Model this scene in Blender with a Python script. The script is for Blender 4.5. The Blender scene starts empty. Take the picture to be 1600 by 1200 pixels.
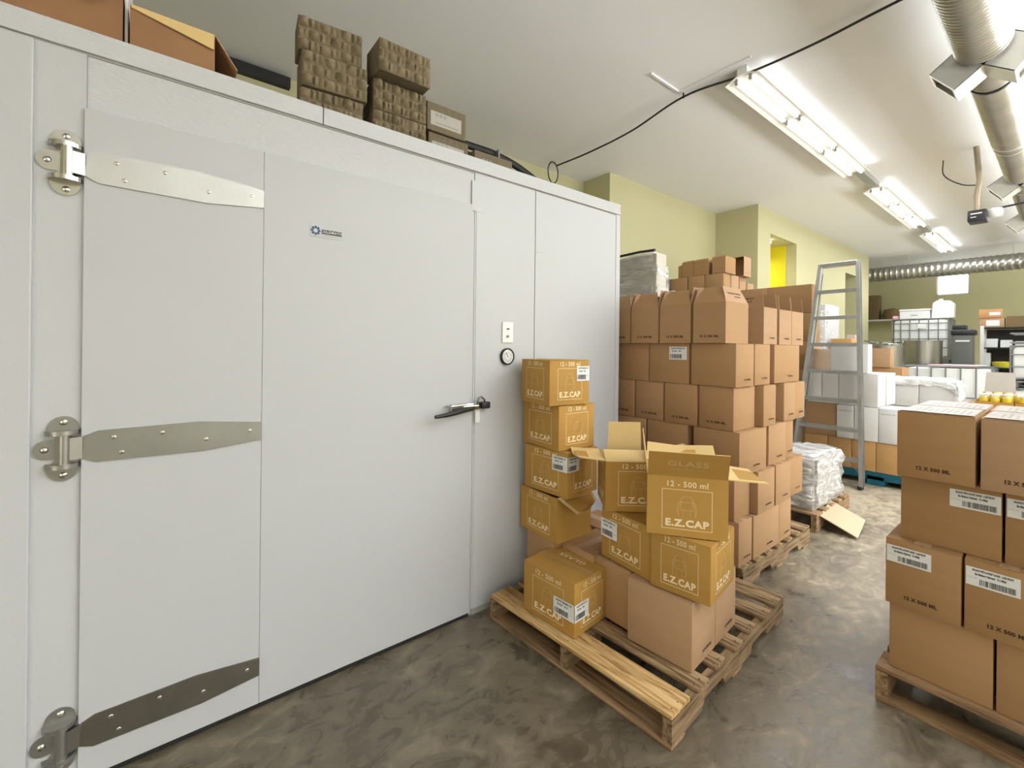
import bpy, bmesh, math, random
from mathutils import Vector, Matrix, Euler
random.seed(7)
S = bpy.context.scene
COL = S.collection
PI = math.pi
# ------------------------------------------------------------------ camera
YAW = math.atan2(874.0, 690.0); ROLL = 0.0105; CAMH = 1.42
f_ = Vector((math.cos(YAW), math.sin(YAW), 0)); r_ = Vector((math.sin(YAW), -math.cos(YAW), 0)); u_ = Vector((0, 0, 1))
right = r_ * math.cos(ROLL) + u_ * math.sin(ROLL); up = u_ * math.cos(ROLL) - r_ * math.sin(ROLL)
cam = bpy.data.cameras.new('camera'); co = bpy.data.objects.new('camera', cam); COL.objects.link(co)
M = Matrix((right, up, -f_)).transposed().to_4x4(); M.translation = (0, 0, CAMH); co.matrix_world = M
cam.sensor_width = 36; cam.lens = 36 * 690 / 1600.0; cam.shift_y = -57.2 / 1600.0; cam.clip_start = 0.02; cam.clip_end = 200
S.camera = co
# ------------------------------------------------------------------ world, exposure
w = bpy.data.worlds.new('daylight'); S.world = w; w.use_nodes = True
bgn = w.node_tree.nodes['Background']; bgn.inputs[0].default_value = (0.80, 0.90, 1.0, 1); bgn.inputs[1].default_value = 6.0
S.view_settings.view_transform = 'Standard'; S.view_settings.look = 'None'; S.view_settings.gamma = 1
S.view_settings.use_curve_mapping = False; S.view_settings.exposure = -0.05
def area(name, loc, sx, sy, power, color=(1, 0.97, 0.9), rot=(0, 0, 0)):
    l = bpy.data.lights.new(name, 'AREA'); l.shape = 'RECTANGLE'; l.size = sx; l.size_y = sy; l.energy = power; l.color = color
    o = bpy.data.objects.new(name, l); COL.objects.link(o); o.location = loc; o.rotation_euler = rot
    return o
# visible fluorescent row of the room, and an unseen row added for fill
NEUT = (0.955, 0.975, 1.0)
for i, (x, ln) in enumerate(((6.15, 3.6), (10.5, 3.4), (14.5, 2.7))):
    area('fluorescent_light', (x, 1.965, 3.985), ln, 0.26, (62, 68, 120)[i] * ln / 3.6, NEUT)
    area('ceiling_fill_uplight', (x, 1.78, 4.05), ln, 0.04, 1.3, NEUT, (PI, 0, 0))  # glow of the tubes through the reflector slots
for i, x in enumerate((-1.6, 2.6, 7.0, 11.4, 15.6)):
    area('fluorescent_light', (x, -3.0, 2.19), 3.6, 0.28, (72, 42, 32, 44, 90)[i], NEUT)  # added row out of view, brightens walls and carton sides
    if i: area('ceiling_fill_uplight', (x + 0.8, -3.1, 2.32), 3.4, 2.8, (0, 620, 560, 380, 300)[i], NEUT, (PI, 0, 0))  # broad uplight added out of view to lift the ceiling
# warm fill light added behind the camera to lift the carton fronts
area('rear_warm_fill', (-3.7, -1.6, 1.5), 2.6, 2.2, 88, (1.0, 0.91, 0.75), (PI / 2, 0, -PI / 2))
# wide soft fill light added on the camera side to brighten aisle-facing surfaces
area('aisle_side_fill', (5.5, -5.8, 1.9), 9.0, 3.2, 115, (0.94, 0.97, 1.0), (PI / 2, 0, 0))

# ------------------------------------------------------------------ materials
MATS = {}
def nt(m): return m.node_tree.nodes, m.node_tree.links
def mat(name, col, rough=0.6, metal=0.0, var=None, vscale=4.0, vamt=0.5, bump=0.0, bscale=60.0, stretch=(1, 1, 1), spec=0.5, detail=4.0):
    if name in MATS: return MATS[name]
    m = bpy.data.materials.new(name); m.use_nodes = True; n, l = nt(m); b = n['Principled BSDF']
    b.inputs['Base Color'].default_value = (*col, 1); b.inputs['Roughness'].default_value = rough
    b.inputs['Metallic'].default_value = metal; b.inputs['Specular IOR Level'].default_value = spec
    if var or bump:
        tc = n.new('ShaderNodeTexCoord'); mp = n.new('ShaderNodeMapping'); mp.inputs['Scale'].default_value = stretch
        l.new(tc.outputs['Object'], mp.inputs[0])
    if var:
        nz = n.new('ShaderNodeTexNoise'); nz.inputs['Scale'].default_value = vscale; nz.inputs['Detail'].default_value = detail
        l.new(mp.outputs[0], nz.inputs[0])
        cr = n.new('ShaderNodeValToRGB'); cr.color_ramp.elements[0].position = 0.5 - vamt / 2; cr.color_ramp.elements[1].position = 0.5 + vamt / 2
        cr.color_ramp.elements[0].color = (*col, 1); cr.color_ramp.elements[1].color = (*var, 1)
        l.new(nz.outputs[0], cr.inputs[0]); l.new(cr.outputs[0], b.inputs['Base Color'])
    if bump:
        n2 = n.new('ShaderNodeTexNoise'); n2.inputs['Scale'].default_value = bscale; n2.inputs['Detail'].default_value = 3
        l.new(mp.outputs[0], n2.inputs[0]); bp = n.new('ShaderNodeBump'); bp.inputs['Strength'].default_value = bump; bp.inputs['Distance'].default_value = 0.01
        l.new(n2.outputs[0], bp.inputs['Height']); l.new(bp.outputs[0], b.inputs['Normal'])
    MATS[name] = m
    return m
white_panel = mat('cooler_panel', (0.475, 0.488, 0.515), 0.38, var=(0.49, 0.503, 0.53), vscale=1.2, bump=0.05, bscale=140)
pebble = mat('cooler_panel_pebbled', (0.50, 0.513, 0.54), 0.4, var=(0.515, 0.528, 0.555), vscale=1.5, bump=0.35, bscale=90, stretch=(0.5, 1, 1.6))
door_white = mat('door_panel', (0.455, 0.467, 0.492), 0.42, var=(0.47, 0.482, 0.507), vscale=0.9, bump=0.03, bscale=30)
gasket = mat('black_gasket', (0.012, 0.012, 0.013), 0.6)
gap_line = mat('seam_sealant', (0.30, 0.30, 0.29), 0.7)
scuff_m = mat('scuff_mark', (0.42, 0.42, 0.40), 0.7)
wall_y = mat('wall_paint_yellow', (0.49, 0.465, 0.275), 0.7, var=(0.51, 0.485, 0.29), vscale=1.0, bump=0.03)
wall_y2 = mat('wall_paint_strong_yellow', (0.70, 0.62, 0.012), 0.7)
ceil_m = mat('ceiling_paint', (0.77, 0.77, 0.775), 0.85, var=(0.785, 0.785, 0.79), vscale=0.7, bump=0.02)
kraft = mat('kraft_cardboard', (0.405, 0.228, 0.054), 0.72, var=(0.44, 0.252, 0.064), vscale=2.2, bump=0.04, bscale=35, stretch=(1, 1, 14), spec=0.25)
kraft_in = mat('kraft_cardboard_inside', (0.60, 0.43, 0.19), 0.8, var=(0.64, 0.47, 0.22), vscale=3, spec=0.2)
brown = mat('brown_cardboard', (0.37, 0.22, 0.108), 0.75, var=(0.40, 0.24, 0.122), vscale=1.6, bump=0.04, bscale=35, stretch=(1, 1, 14), spec=0.22)
brown_b = mat('brown_cardboard_warm', (0.385, 0.233, 0.12), 0.75, var=(0.41, 0.255, 0.137), vscale=1.6, bump=0.04, bscale=35, stretch=(1, 1, 14), spec=0.22)
brown2 = mat('brown_cardboard_pale', (0.40, 0.25, 0.145), 0.75, var=(0.44, 0.285, 0.17), vscale=1.6, bump=0.04, bscale=35, stretch=(1, 1, 14), spec=0.22)
brown3 = mat('brown_cardboard_olive', (0.33, 0.195, 0.085), 0.75, var=(0.37, 0.22, 0.105), vscale=1.6, bump=0.04, bscale=35, stretch=(1, 1, 14), spec=0.22)
brown_in = mat('brown_cardboard_inside', (0.40, 0.25, 0.14), 0.8, spec=0.2)
tape_m = mat('packing_tape', (0.40, 0.235, 0.07), 0.3, var=(0.45, 0.27, 0.09), vscale=5, spec=0.5)
btape_m = mat('clear_packing_tape', (0.42, 0.28, 0.17), 0.3, spec=0.5)
w_card = mat('white_cardboard', (0.68, 0.68, 0.675), 0.6, var=(0.70, 0.70, 0.695), vscale=2)
w_print = mat('white_print', (0.80, 0.66, 0.42), 0.6, spec=0.3)
f_print = mat('faint_print', (0.56, 0.39, 0.17), 0.6, spec=0.3)
d_print = mat('dark_print', (0.06, 0.035, 0.02), 0.7, spec=0.2)
g_print = mat('dim_print', (0.50, 0.36, 0.17), 0.6, spec=0.3)
sticker_m = mat('label_paper', (0.72, 0.73, 0.74), 0.5)
ink = mat('black_ink', (0.03, 0.03, 0.035), 0.6)
inkg = mat('grey_ink', (0.25, 0.25, 0.26), 0.6)
steel = mat('worn_steel', (0.40, 0.40, 0.385), 0.38, 0.9, var=(0.30, 0.295, 0.28), vscale=9, vamt=0.9, bump=0.05, bscale=60)
steel_b = mat('bright_steel', (0.62, 0.61, 0.58), 0.25, 1.0, var=(0.5, 0.49, 0.46), vscale=20)
chrome = mat('chrome', (0.55, 0.55, 0.55), 0.15, 1.0)
dark_metal = mat('dark_metal', (0.03, 0.03, 0.03), 0.4, 0.5)
galv = mat('galvanised_duct', (0.34, 0.335, 0.30), 0.34, 0.88, var=(0.45, 0.44, 0.40), vscale=6, bump=0.12, bscale=18)
galv_w = mat('galvanised_boot', (0.48, 0.475, 0.43), 0.42, 0.6, var=(0.55, 0.545, 0.50), vscale=4)
alu = mat('ladder_aluminium', (0.60, 0.605, 0.60), 0.32, 0.85, var=(0.48, 0.485, 0.48), vscale=10)
black_p = mat('black_plastic', (0.018, 0.018, 0.022), 0.45)
grey_p = mat('grey_plastic', (0.10, 0.105, 0.095), 0.5)
rubber = mat('black_rubber', (0.015, 0.015, 0.015), 0.6)
hdpe = mat('white_hdpe', (0.66, 0.68, 0.68), 0.45, var=(0.70, 0.72, 0.73), vscale=3)
cage_m = mat('cage_steel', (0.20, 0.21, 0.21), 0.45, 0.8)
teal = mat('teal_plastic', (0.0, 0.085, 0.13), 0.5, var=(0.005, 0.11, 0.16), vscale=5)
fixture_m = mat('fixture_enamel', (0.80, 0.80, 0.76), 0.4)
fixture_d = mat('bare_fixture_channel', (0.34, 0.34, 0.30), 0.5, 0.3)
honey = mat('honey', (0.62, 0.44, 0.02), 0.25)
lid_m = mat('jar_lid_gold', (0.78, 0.68, 0.36), 0.35, 0.3)
tankm = mat('stainless_tank', (0.30, 0.29, 0.26), 0.32, 0.9, var=(0.22, 0.215, 0.19), vscale=2, stretch=(1, 1, 0.2))
pulp = mat('moulded_pulp', (0.15, 0.115, 0.065), 0.9, var=(0.25, 0.20, 0.12), vscale=16, bump=0.3, bscale=60)
pulp2 = mat('pulp_bundle_side', (0.13, 0.10, 0.062), 0.85, var=(0.17, 0.135, 0.085), vscale=8, stretch=(6, 6, 1))
red_p = mat('red_plastic', (0.45, 0.02, 0.015), 0.5)
bluegrey = mat('bluegrey_plastic', (0.35, 0.42, 0.62), 0.5)
yellow_p = mat('yellow_plastic', (0.75, 0.66, 0.05), 0.5)
pinkm = mat('pink_film', (0.75, 0.40, 0.45), 0.5)

def wood(name, c1, c2, c3, sc=(22, 1.6, 22)):
    m = mat(name, c1, 0.72, spec=0.3); n, l = nt(m); b = n['Principled BSDF']
    tc = n.new('ShaderNodeTexCoord'); mp = n.new('ShaderNodeMapping'); mp.inputs['Scale'].default_value = sc; l.new(tc.outputs['Object'], mp.inputs[0])
    nz = n.new('ShaderNodeTexNoise'); nz.inputs['Scale'].default_value = 2.2; nz.inputs['Detail'].default_value = 6; nz.inputs['Distortion'].default_value = 0.6; l.new(mp.outputs[0], nz.inputs[0])
    cr = n.new('ShaderNodeValToRGB'); e = cr.color_ramp.elements; e[0].position = 0.32; e[0].color = (*c3, 1); e[1].position = 0.62; e[1].color = (*c2, 1)
    x = e.new(0.45); x.color = (*c1, 1); l.new(nz.outputs[0], cr.inputs[0]); l.new(cr.outputs[0], b.inputs['Base Color'])
    bp = n.new('ShaderNodeBump'); bp.inputs['Strength'].default_value = 0.25; bp.inputs['Distance'].default_value = 0.004; l.new(nz.outputs[0], bp.inputs['Height']); l.new(bp.outputs[0], b.inputs['Normal'])
    return m
wood_n = wood('new_pine', (0.44, 0.275, 0.11), (0.58, 0.40, 0.19), (0.22, 0.11, 0.035), (30, 2.6, 30))
wood_o = wood('old_pallet_wood', (0.27, 0.165, 0.085), (0.36, 0.24, 0.13), (0.13, 0.075, 0.04))
wood_g = wood('weathered_pallet_wood', (0.19, 0.12, 0.058), (0.34, 0.235, 0.125), (0.075, 0.045, 0.022), (26, 3.0, 26))

wood_ox = wood('old_stringer_wood', (0.24, 0.15, 0.08), (0.34, 0.235, 0.135), (0.10, 0.06, 0.032), (1.6, 22, 22)); wood_gx = wood('weathered_stringer_wood', (0.19, 0.125, 0.068), (0.31, 0.215, 0.12), (0.075, 0.045, 0.023), (2.5, 26, 26))
def stainless_floor():
    m = bpy.data.materials.new('stained_concrete'); m.use_nodes = True; n, l = nt(m); b = n['Principled BSDF']
    tc = n.new('ShaderNodeTexCoord')
    def noise(scale, det, dist=0.0, st=(1, 1, 1)):
        mp = n.new('ShaderNodeMapping'); mp.inputs['Scale'].default_value = st; l.new(tc.outputs['Object'], mp.inputs[0])
        z = n.new('ShaderNodeTexNoise'); z.inputs['Scale'].default_value = scale; z.inputs['Detail'].default_value = det; z.inputs['Distortion'].default_value = dist; z.inputs['Roughness'].default_value = 0.62
        l.new(mp.outputs[0], z.inputs[0]); return z
    a = noise(1.1, 12, 1.6); c = noise(6.5, 12, 1.0, (1, 1.6, 1)); d = noise(40, 6)
    cr = n.new('ShaderNodeValToRGB'); e = cr.color_ramp.elements
    e[0].position = 0.30; e[0].color = (0.066, 0.052, 0.033, 1); e[1].position = 0.66; e[1].color = (0.42, 0.36, 0.265, 1)
    x = e.new(0.45); x.color = (0.135, 0.112, 0.077, 1); x = e.new(0.56); x.color = (0.25, 0.212, 0.152, 1)
    # large patches + mid mottling, drier (lighter) further down the aisle as in the photograph
    sx = n.new('ShaderNodeSeparateXYZ'); l.new(tc.outputs['Object'], sx.inputs[0])
    mr = n.new('ShaderNodeMapRange'); mr.inputs[1].default_value = 1.2; mr.inputs[2].default_value = 5.5; mr.inputs[3].default_value = -0.07; mr.inputs[4].default_value = 0.13
    l.new(sx.outputs[0], mr.inputs[0])
    m1 = n.new('ShaderNodeMath'); m1.operation = 'MULTIPLY_ADD'; m1.inputs[1].default_value = 0.55; l.new(c.outputs[0], m1.inputs[0])
    m2 = n.new('ShaderNodeMath'); m2.operation = 'MULTIPLY'; m2.inputs[1].default_value = 0.45; l.new(a.outputs[0], m2.inputs[0]); l.new(m2.outputs[0], m1.inputs[2])
    m3 = n.new('ShaderNodeMath'); m3.operation = 'ADD'; l.new(m1.outputs[0], m3.inputs[0]); l.new(mr.outputs[0], m3.inputs[1])
    l.new(m3.outputs[0], cr.inputs[0]); l.new(cr.outputs[0], b.inputs['Base Color'])
    rr = n.new('ShaderNodeMapRange'); rr.inputs[1].default_value = 0.35; rr.inputs[2].default_value = 0.65; rr.inputs[3].default_value = 0.22; rr.inputs[4].default_value = 0.62
    l.new(m3.outputs[0], rr.inputs[0]); l.new(rr.outputs[0], b.inputs['Roughness'])
    bp = n.new('ShaderNodeBump'); bp.inputs['Strength'].default_value = 0.25; bp.inputs['Distance'].default_value = 0.006; l.new(d.outputs[0], bp.inputs['Height'])
    b2 = n.new('ShaderNodeBump'); b2.inputs['Strength'].default_value = 0.3; b2.inputs['Distance'].default_value = 0.01; l.new(c.outputs[0], b2.inputs['Height']); l.new(bp.outputs[0], b2.inputs['Normal']); l.new(b2.outputs[0], b.inputs['Normal'])
    return m
floor_m = stainless_floor()
def emis(name, col, st):
    m = bpy.data.materials.new(name); m.use_nodes = True; b = m.node_tree.nodes['Principled BSDF']
    b.inputs['Base Color'].default_value = (*col, 1); b.inputs['Emission Color'].default_value = (*col, 1); b.inputs['Emission Strength'].default_value = st; return m
tube_m = emis('fluorescent_tube', (1, 0.99, 0.95), 2.2)
niche_lamp = emis('niche_lamp_glow', (1, 0.98, 0.9), 6.0)
def film(name, alpha, col=(0.85, 0.86, 0.88), rough=0.12, bs=14, bstr=0.9, zs=3.5):
    m = bpy.data.materials.new(name); m.use_nodes = True; n, l = nt(m); b = n['Principled BSDF']
    b.inputs['Base Color'].default_value = (*col, 1); b.inputs['Roughness'].default_value = rough; b.inputs['Specular IOR Level'].default_value = 0.8
    tc = n.new('ShaderNodeTexCoord'); mp = n.new('ShaderNodeMapping'); mp.inputs['Scale'].default_value = (1, 1, zs); mp.inputs['Rotation'].default_value = (0.25, 0.2, 0.3); l.new(tc.outputs['Object'], mp.inputs[0])
    z = n.new('ShaderNodeTexNoise'); z.inputs['Scale'].default_value = bs; z.inputs['Detail'].default_value = 5; l.new(mp.outputs[0], z.inputs[0])
    bp = n.new('ShaderNodeBump'); bp.inputs['Strength'].default_value = bstr; bp.inputs['Distance'].default_value = 0.03; l.new(z.outputs[0], bp.inputs['Height']); l.new(bp.outputs[0], b.inputs['Normal'])
    mr = n.new('ShaderNodeMapRange'); mr.inputs[1].default_value = 0.35; mr.inputs[2].default_value = 0.65; mr.inputs[3].default_value = max(0, alpha - 0.3); mr.inputs[4].default_value = min(1, alpha + 0.3)
    l.new(z.outputs[0], mr.inputs[0]); l.new(mr.outputs[0], b.inputs['Alpha'])
    return m
wrap = film('stretch_wrap', 0.38); wrap_w = film('white_plastic_sheet', 0.85, (0.80, 0.80, 0.80), 0.25, 7); wrap_d = film('stretch_wrap_thin', 0.20)
glass = bpy.data.materials.new('jar_glass'); glass.use_nodes = True
gb = glass.node_tree.nodes['Principled BSDF']; gb.inputs['Base Color'].default_value = (0.95, 0.97, 0.9, 1); gb.inputs['Roughness'].default_value = 0.05; gb.inputs['Alpha'].default_value = 0.35
pane_m = bpy.data.materials.new('frosted_pane'); pane_m.use_nodes = True
pb = pane_m.node_tree.nodes['Principled BSDF']; pb.inputs['Roughness'].default_value = 0.5; pb.inputs['Alpha'].default_value = 0.25; pb.inputs['Base Color'].default_value = (0.9, 0.95, 1, 1)

# ------------------------------------------------------------------ mesh builder
class MB:
    def __init__(s): s.v = []; s.f = []; s.mi = []; s.mats = []
    def m(s, mt):
        if mt not in s.mats: s.mats.append(mt)
        return s.mats.index(mt)
    def add(s, vs, fs, mt):
        k = len(s.v); s.v += [tuple(v) for v in vs]; i = s.m(mt)
        for f in fs: s.f.append([k + a for a in f]); s.mi.append(i)
        return s
    def box(s, x0, x1, y0, y1, z0, z1, mt, T=None, ch=0.0):
        if ch > 0: return s.chbox(x0, x1, y0, y1, z0, z1, mt, T, ch)
        vs = [Vector((x, y, z)) for x in (x0, x1) for y in (y0, y1) for z in (z0, z1)]
        if T: vs = [T @ v for v in vs]
        return s.add(vs, [(0, 1, 3, 2), (4, 6, 7, 5), (0, 4, 5, 1), (2, 3, 7, 6), (0, 2, 6, 4), (1, 5, 7, 3)], mt)
    def chbox(s, x0, x1, y0, y1, z0, z1, mt, T, c):
        bm = bmesh.new(); bmesh.ops.create_cube(bm, size=1)
        for v in bm.verts: v.co = Vector(((x0 + x1) / 2 + v.co.x * (x1 - x0), (y0 + y1) / 2 + v.co.y * (y1 - y0), (z0 + z1) / 2 + v.co.z * (z1 - z0)))
        bmesh.ops.bevel(bm, geom=list(bm.edges), offset=c, segments=2, affect='EDGES', profile=0.5)
        vs = [T @ v.co if T else v.co.copy() for v in bm.verts]; bm.verts.index_update()
        s.add(vs, [[v.index for v in f.verts] for f in bm.faces], mt); bm.free(); return s
    def tube(s, pts, r, mt, n=8, caps=True, closed=False):
        pts = [Vector(p) for p in pts]; N = len(pts); rs = r if isinstance(r, (list, tuple)) else [r] * N
        rings = []; up0 = None
        for i, p in enumerate(pts):
            a = pts[(i - 1) % N] if (i or closed) else pts[0]; b = pts[(i + 1) % N] if (i < N - 1 or closed) else pts[-1]
            t = (b - a).normalized()
            if up0 is None: up0 = t.orthogonal().normalized()
            up0 = (up0 - t * up0.dot(t)).normalized(); q = t.cross(up0)
            rings.append([p + (up0 * math.cos(2 * PI * k / n) + q * math.sin(2 * PI * k / n)) * rs[i] for k in range(n)])
        vs = [v for R in rings for v in R]; fs = []
        for i in range(N if closed else N - 1):
            j = (i + 1) % N
            for k in range(n): fs.append((i * n + k, i * n + (k + 1) % n, j * n + (k + 1) % n, j * n + k))
        if caps and not closed: fs.append(tuple(range(n - 1, -1, -1))); fs.append(tuple((N - 1) * n + k for k in range(n)))
        return s.add(vs, fs, mt)
    def lathe(s, prof, mt, n=20, T=None):   # prof [(r,z)]
        vs = [Vector((r * math.cos(2 * PI * k / n), r * math.sin(2 * PI * k / n), z)) for r, z in prof for k in range(n)]
        if T: vs = [T @ v for v in vs]
        fs = [(i * n + k, i * n + (k + 1) % n, (i + 1) * n + (k + 1) % n, (i + 1) * n + k) for i in range(len(prof) - 1) for k in range(n)]
        return s.add(vs, fs, mt)
    def prism(s, poly, y0, y1, mt, T=None):  # poly in xz, extruded along y
        n = len(poly); vs = [Vector((x, y0, z)) for x, z in poly] + [Vector((x, y1, z)) for x, z in poly]
        if T: vs = [T @ v for v in vs]
        return s.add(vs, [tuple(range(n)), tuple(range(2 * n - 1, n - 1, -1))] + [(i, i + n, (i + 1) % n + n, (i + 1) % n) for i in range(n)], mt)
    def mesh(s, name, smooth=False):
        me = bpy.data.meshes.new(name); me.from_pydata(s.v, [], s.f)
        for m in s.mats: me.materials.append(m)
        me.polygons.foreach_set('material_index', s.mi)
        bm = bmesh.new(); bm.from_mesh(me); bmesh.ops.recalc_face_normals(bm, faces=bm.faces); bm.to_mesh(me); bm.free()
        if smooth:
            me.polygons.foreach_set('use_smooth', [True] * len(me.polygons)); me.set_sharp_from_angle(angle=0.7)
        me.update(); return me
    def build(s, name, parent=None, smooth=False, loc=(0, 0, 0), rot=(0, 0, 0), **kw):
        return link(name, s.mesh(name, smooth), parent, loc, rot, **kw)
def link(name, me, parent=None, loc=(0, 0, 0), rot=(0, 0, 0), **kw):
    o = bpy.data.objects.new(name, me); COL.objects.link(o); o.parent = parent; o.location = loc; o.rotation_euler = rot
    for k, v in kw.items(): o[k] = v
    return o
def tag(o, label, cat, group=None):
    o['label'] = label; o['category'] = cat
    if group: o['group'] = group
    return o
def thing(name, label, cat, loc=(0, 0, 0), rz=0, group=None, rot=None):
    o = bpy.data.objects.new(name, None); COL.objects.link(o); o.location = loc; o.rotation_euler = rot or (0, 0, rz); o.empty_display_size = 0.05
    return tag(o, label, cat, group)
def B(*a, **k): return MB().box(*a, **k)

# ------------------------------------------------------------------ printing (flat lettering on real faces)
_tx = {}
def text_verts(body, size, bold=0.0, align='CENTER'):
    key = (body, size, bold, align)
    if key not in _tx:
        cu = bpy.data.curves.new('t', 'FONT'); cu.body = body; cu.size = size; cu.offset = bold; cu.align_x = align; cu.align_y = 'CENTER'; cu.resolution_u = 2; cu.space_character = 1.08 if bold < 0.001 else 1.12
        o = bpy.data.objects.new('t', cu); COL.objects.link(o); dg = bpy.context.evaluated_depsgraph_get()
        me = bpy.data.meshes.new_from_object(o.evaluated_get(dg))
        _tx[key] = ([Vector((v.co.x, 0, v.co.y)) for v in me.vertices], [tuple(p.vertices) for p in me.polygons])
        bpy.data.objects.remove(o); bpy.data.curves.remove(cu); bpy.data.meshes.remove(me)
    return _tx[key]
def put_text(mb, body, size, x, z, mt, bold=0.0, sx=1.0, T=None, align='CENTER', y=0):
    vs, fs = text_verts(body, size, bold, align)
    vs = [Vector((v.x * sx + x, y, v.z + z)) for v in vs]
    if T: vs = [T @ v for v in vs]
    mb.add(vs, fs, mt)
def flat(mb, x0, x1, z0, z1, mt, y=0.0):
    mb.add([(x0, y, z0), (x1, y, z0), (x1, y, z1), (x0, y, z1)], [(0, 1, 2, 3)], mt)
def ring2(mb, pts, wd, mt, closed=False):
    P = [Vector(p) for p in pts]; N = len(P)
    for i in range(N if closed else N - 1):
        a, b = P[i], P[(i + 1) % N]; d = (b - a); 
        if d.length < 1e-6: continue
        nn = Vector((-d.y, d.x)).normalized() * wd / 2; e = d.normalized() * wd * 0.3; a = a - e; b = b + e
        mb.add([(q.x, 0, q.y) for q in (a - nn, b - nn, b + nn, a + nn)], [(0, 1, 2, 3)], mt)
_pm = {}
def ez_print(wd):
    """white design on a face wd wide, centred at x=0, z measured from the box bottom"""
    k = ('ez', round(wd, 2))
    if k in _pm: return _pm[k]
    s = min(1.0, wd / 0.312); mb = MB()
    put_text(mb, '12 - 500 ml', 0.032, 0, 0.210, w_print, 0.0005, s * 1.02)
    hw = 0.096 * s
    ring2(mb, [(-hw, 0.026), (hw, 0.026), (hw, 0.188), (-hw, 0.188)], 0.0022, w_print, True)
    put_text(mb, 'E . Z . CAP' if False else 'E.Z.CAP', 0.039, 0, 0.050, w_print, 0.0018, s * 1.12)
    def arc(rx, rz, a0, a1, cx=0, cz=0, n=12): return [(cx + rx * s * math.cos(math.radians(a0 + (a1 - a0) * i / n)), cz + rz * math.sin(math.radians(a0 + (a1 - a0) * i / n))) for i in range(n + 1)]
    ring2(mb, arc(0.022, 0.014, 0, 180, 0, 0.148), 0.0018, f_print)                 # stopper top
    ring2(mb, [(-0.022 * s, 0.148), (-0.022 * s, 0.138), (0.022 * s, 0.138), (0.022 * s, 0.148)], 0.0018, f_print)
    ring2(mb, [(-0.022 * s, 0.136), (-0.025 * s, 0.105), (0.025 * s, 0.105), (0.022 * s, 0.136)], 0.0018, f_print)
    for q in (-1, 1):
        ring2(mb, [(q * 0.023 * s, 0.146), (q * 0.034 * s, 0.13), (q * 0.037 * s, 0.105), (q * 0.036 * s, 0.088), (q * 0.030 * s, 0.078)], 0.0022, f_print)
        ring2(mb, [(q * 0.022 * s, 0.14), (q * 0.030 * s, 0.125), (q * 0.032 * s, 0.1), (q * 0.030 * s, 0.085)], 0.0014, f_print)
    ring2(mb, [(-0.014 * s, 0.104), (-0.014 * s, 0.078)], 0.0014, f_print); ring2(mb, [(0.014 * s, 0.104), (0.014 * s, 0.078)], 0.0014, f_print)
    _pm[k] = mb.mesh('printed_design'); return _pm[k]
def glass_print(mt=w_print, dim=False):
    k = ('glass', mt.name)
    if k not in _pm:
        mb = MB(); put_text(mb, 'GLASS', 0.037, 0, 0.006, mt, 0.0008, 1.45); put_text(mb, 'HANDLE WITH CARE', 0.011, 0, -0.022, mt, 0, 1.2); _pm[k] = mb.mesh('printed_lettering')
    return _pm[k]
def ml_print(size=0.019, sx=1.15):
    k = ('ml', size, sx)
    if k not in _pm:
        mb = MB(); put_text(mb, '12 X 500 ML', size, 0, 0, d_print, 0.0009, sx); _pm[k] = mb.mesh('printed_lettering')
    return _pm[k]
def sticker_mesh(w, h, wide=True):
    k = ('st', round(w, 3), round(h, 3), wide)
    if k in _pm: return _pm[k]
    mb = MB(); mb.box(0, w, -0.0004, 0, 0, h, sticker_m); y = -0.0007; t = h
    mb2 = MB()
    if wide:
        put_text(mb, 'DRAGON FESTA-HONEY RANGE  -CASE FRONT', 0.15 * h, w * 0.5, h * 0.86, ink, 0.0006, w / (h * 4.5), y=y)
        put_text(mb, 'Bee Blueberry Hydromel   12 x 500ml', 0.15 * h, w * 0.46, h * 0.66, ink, 0.0007, w / (h * 4.4), y=y)
        put_text(mb, '5 % alc', 0.10 * h, w * 0.12, h * 0.44, inkg, 0, 1.2, y=y); bx0, bx1 = 0.26 * w, 0.92 * w
    else:
        put_text(mb, 'GLASS BOTTLE RED-BASE  12/CS', 0.14 * h, w * 0.5, h * 0.86, ink, 0.0006, w / (h * 2.8), y=y)
        put_text(mb, 'Blue Cherry      500 ml', 0.13 * h, w * 0.44, h * 0.66, ink, 0.0006, w / (h * 2.6), y=y); bx0, bx1 = 0.06 * w, 0.72 * w
        put_text(mb, 'lot', 0.12 * h, w * 0.86, h * 0.34, inkg, 0, 1.2, y=y)
    rnd = random.Random(5); x = bx0
    while x < bx1:
        d = rnd.choice((0.008, 0.014, 0.022, 0.03)) * (bx1 - bx0); flat(mb, x, min(bx1, x + d), 0.10 * h, 0.42 * h, ink, y); x += d + rnd.choice((0.008, 0.012, 0.02)) * (bx1 - bx0)
    _pm[k] = mb.mesh('label_sticker'); return _pm[k]
EPS = 0.0012
def face_T(face, L, W):
    """returns (origin of face left-bottom as seen from outside, rot_z, face width) in box coordinates centred on the base"""
    return {'-x': ((-L / 2, W / 2), -PI / 2, W), '-y': ((-L / 2, -W / 2), 0, L), '+x': ((L / 2, -W / 2), PI / 2, W), '+y': ((L / 2, W / 2), PI, L)}[face]
def on_face(me, parent, face, L, W, u, z, name=None, tilt=0, eps=EPS):
    (ox, oy), rz, wd = face_T(face, L, W); du = Vector((math.cos(rz), math.sin(rz), 0)); nn = Vector((math.sin(rz), -math.cos(rz), 0))
    p = Vector((ox, oy, z)) + du * u + nn * eps
    return link(name or me.name, me, parent, p, (0, tilt, rz) if not tilt else Euler((0, tilt, rz)))
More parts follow.
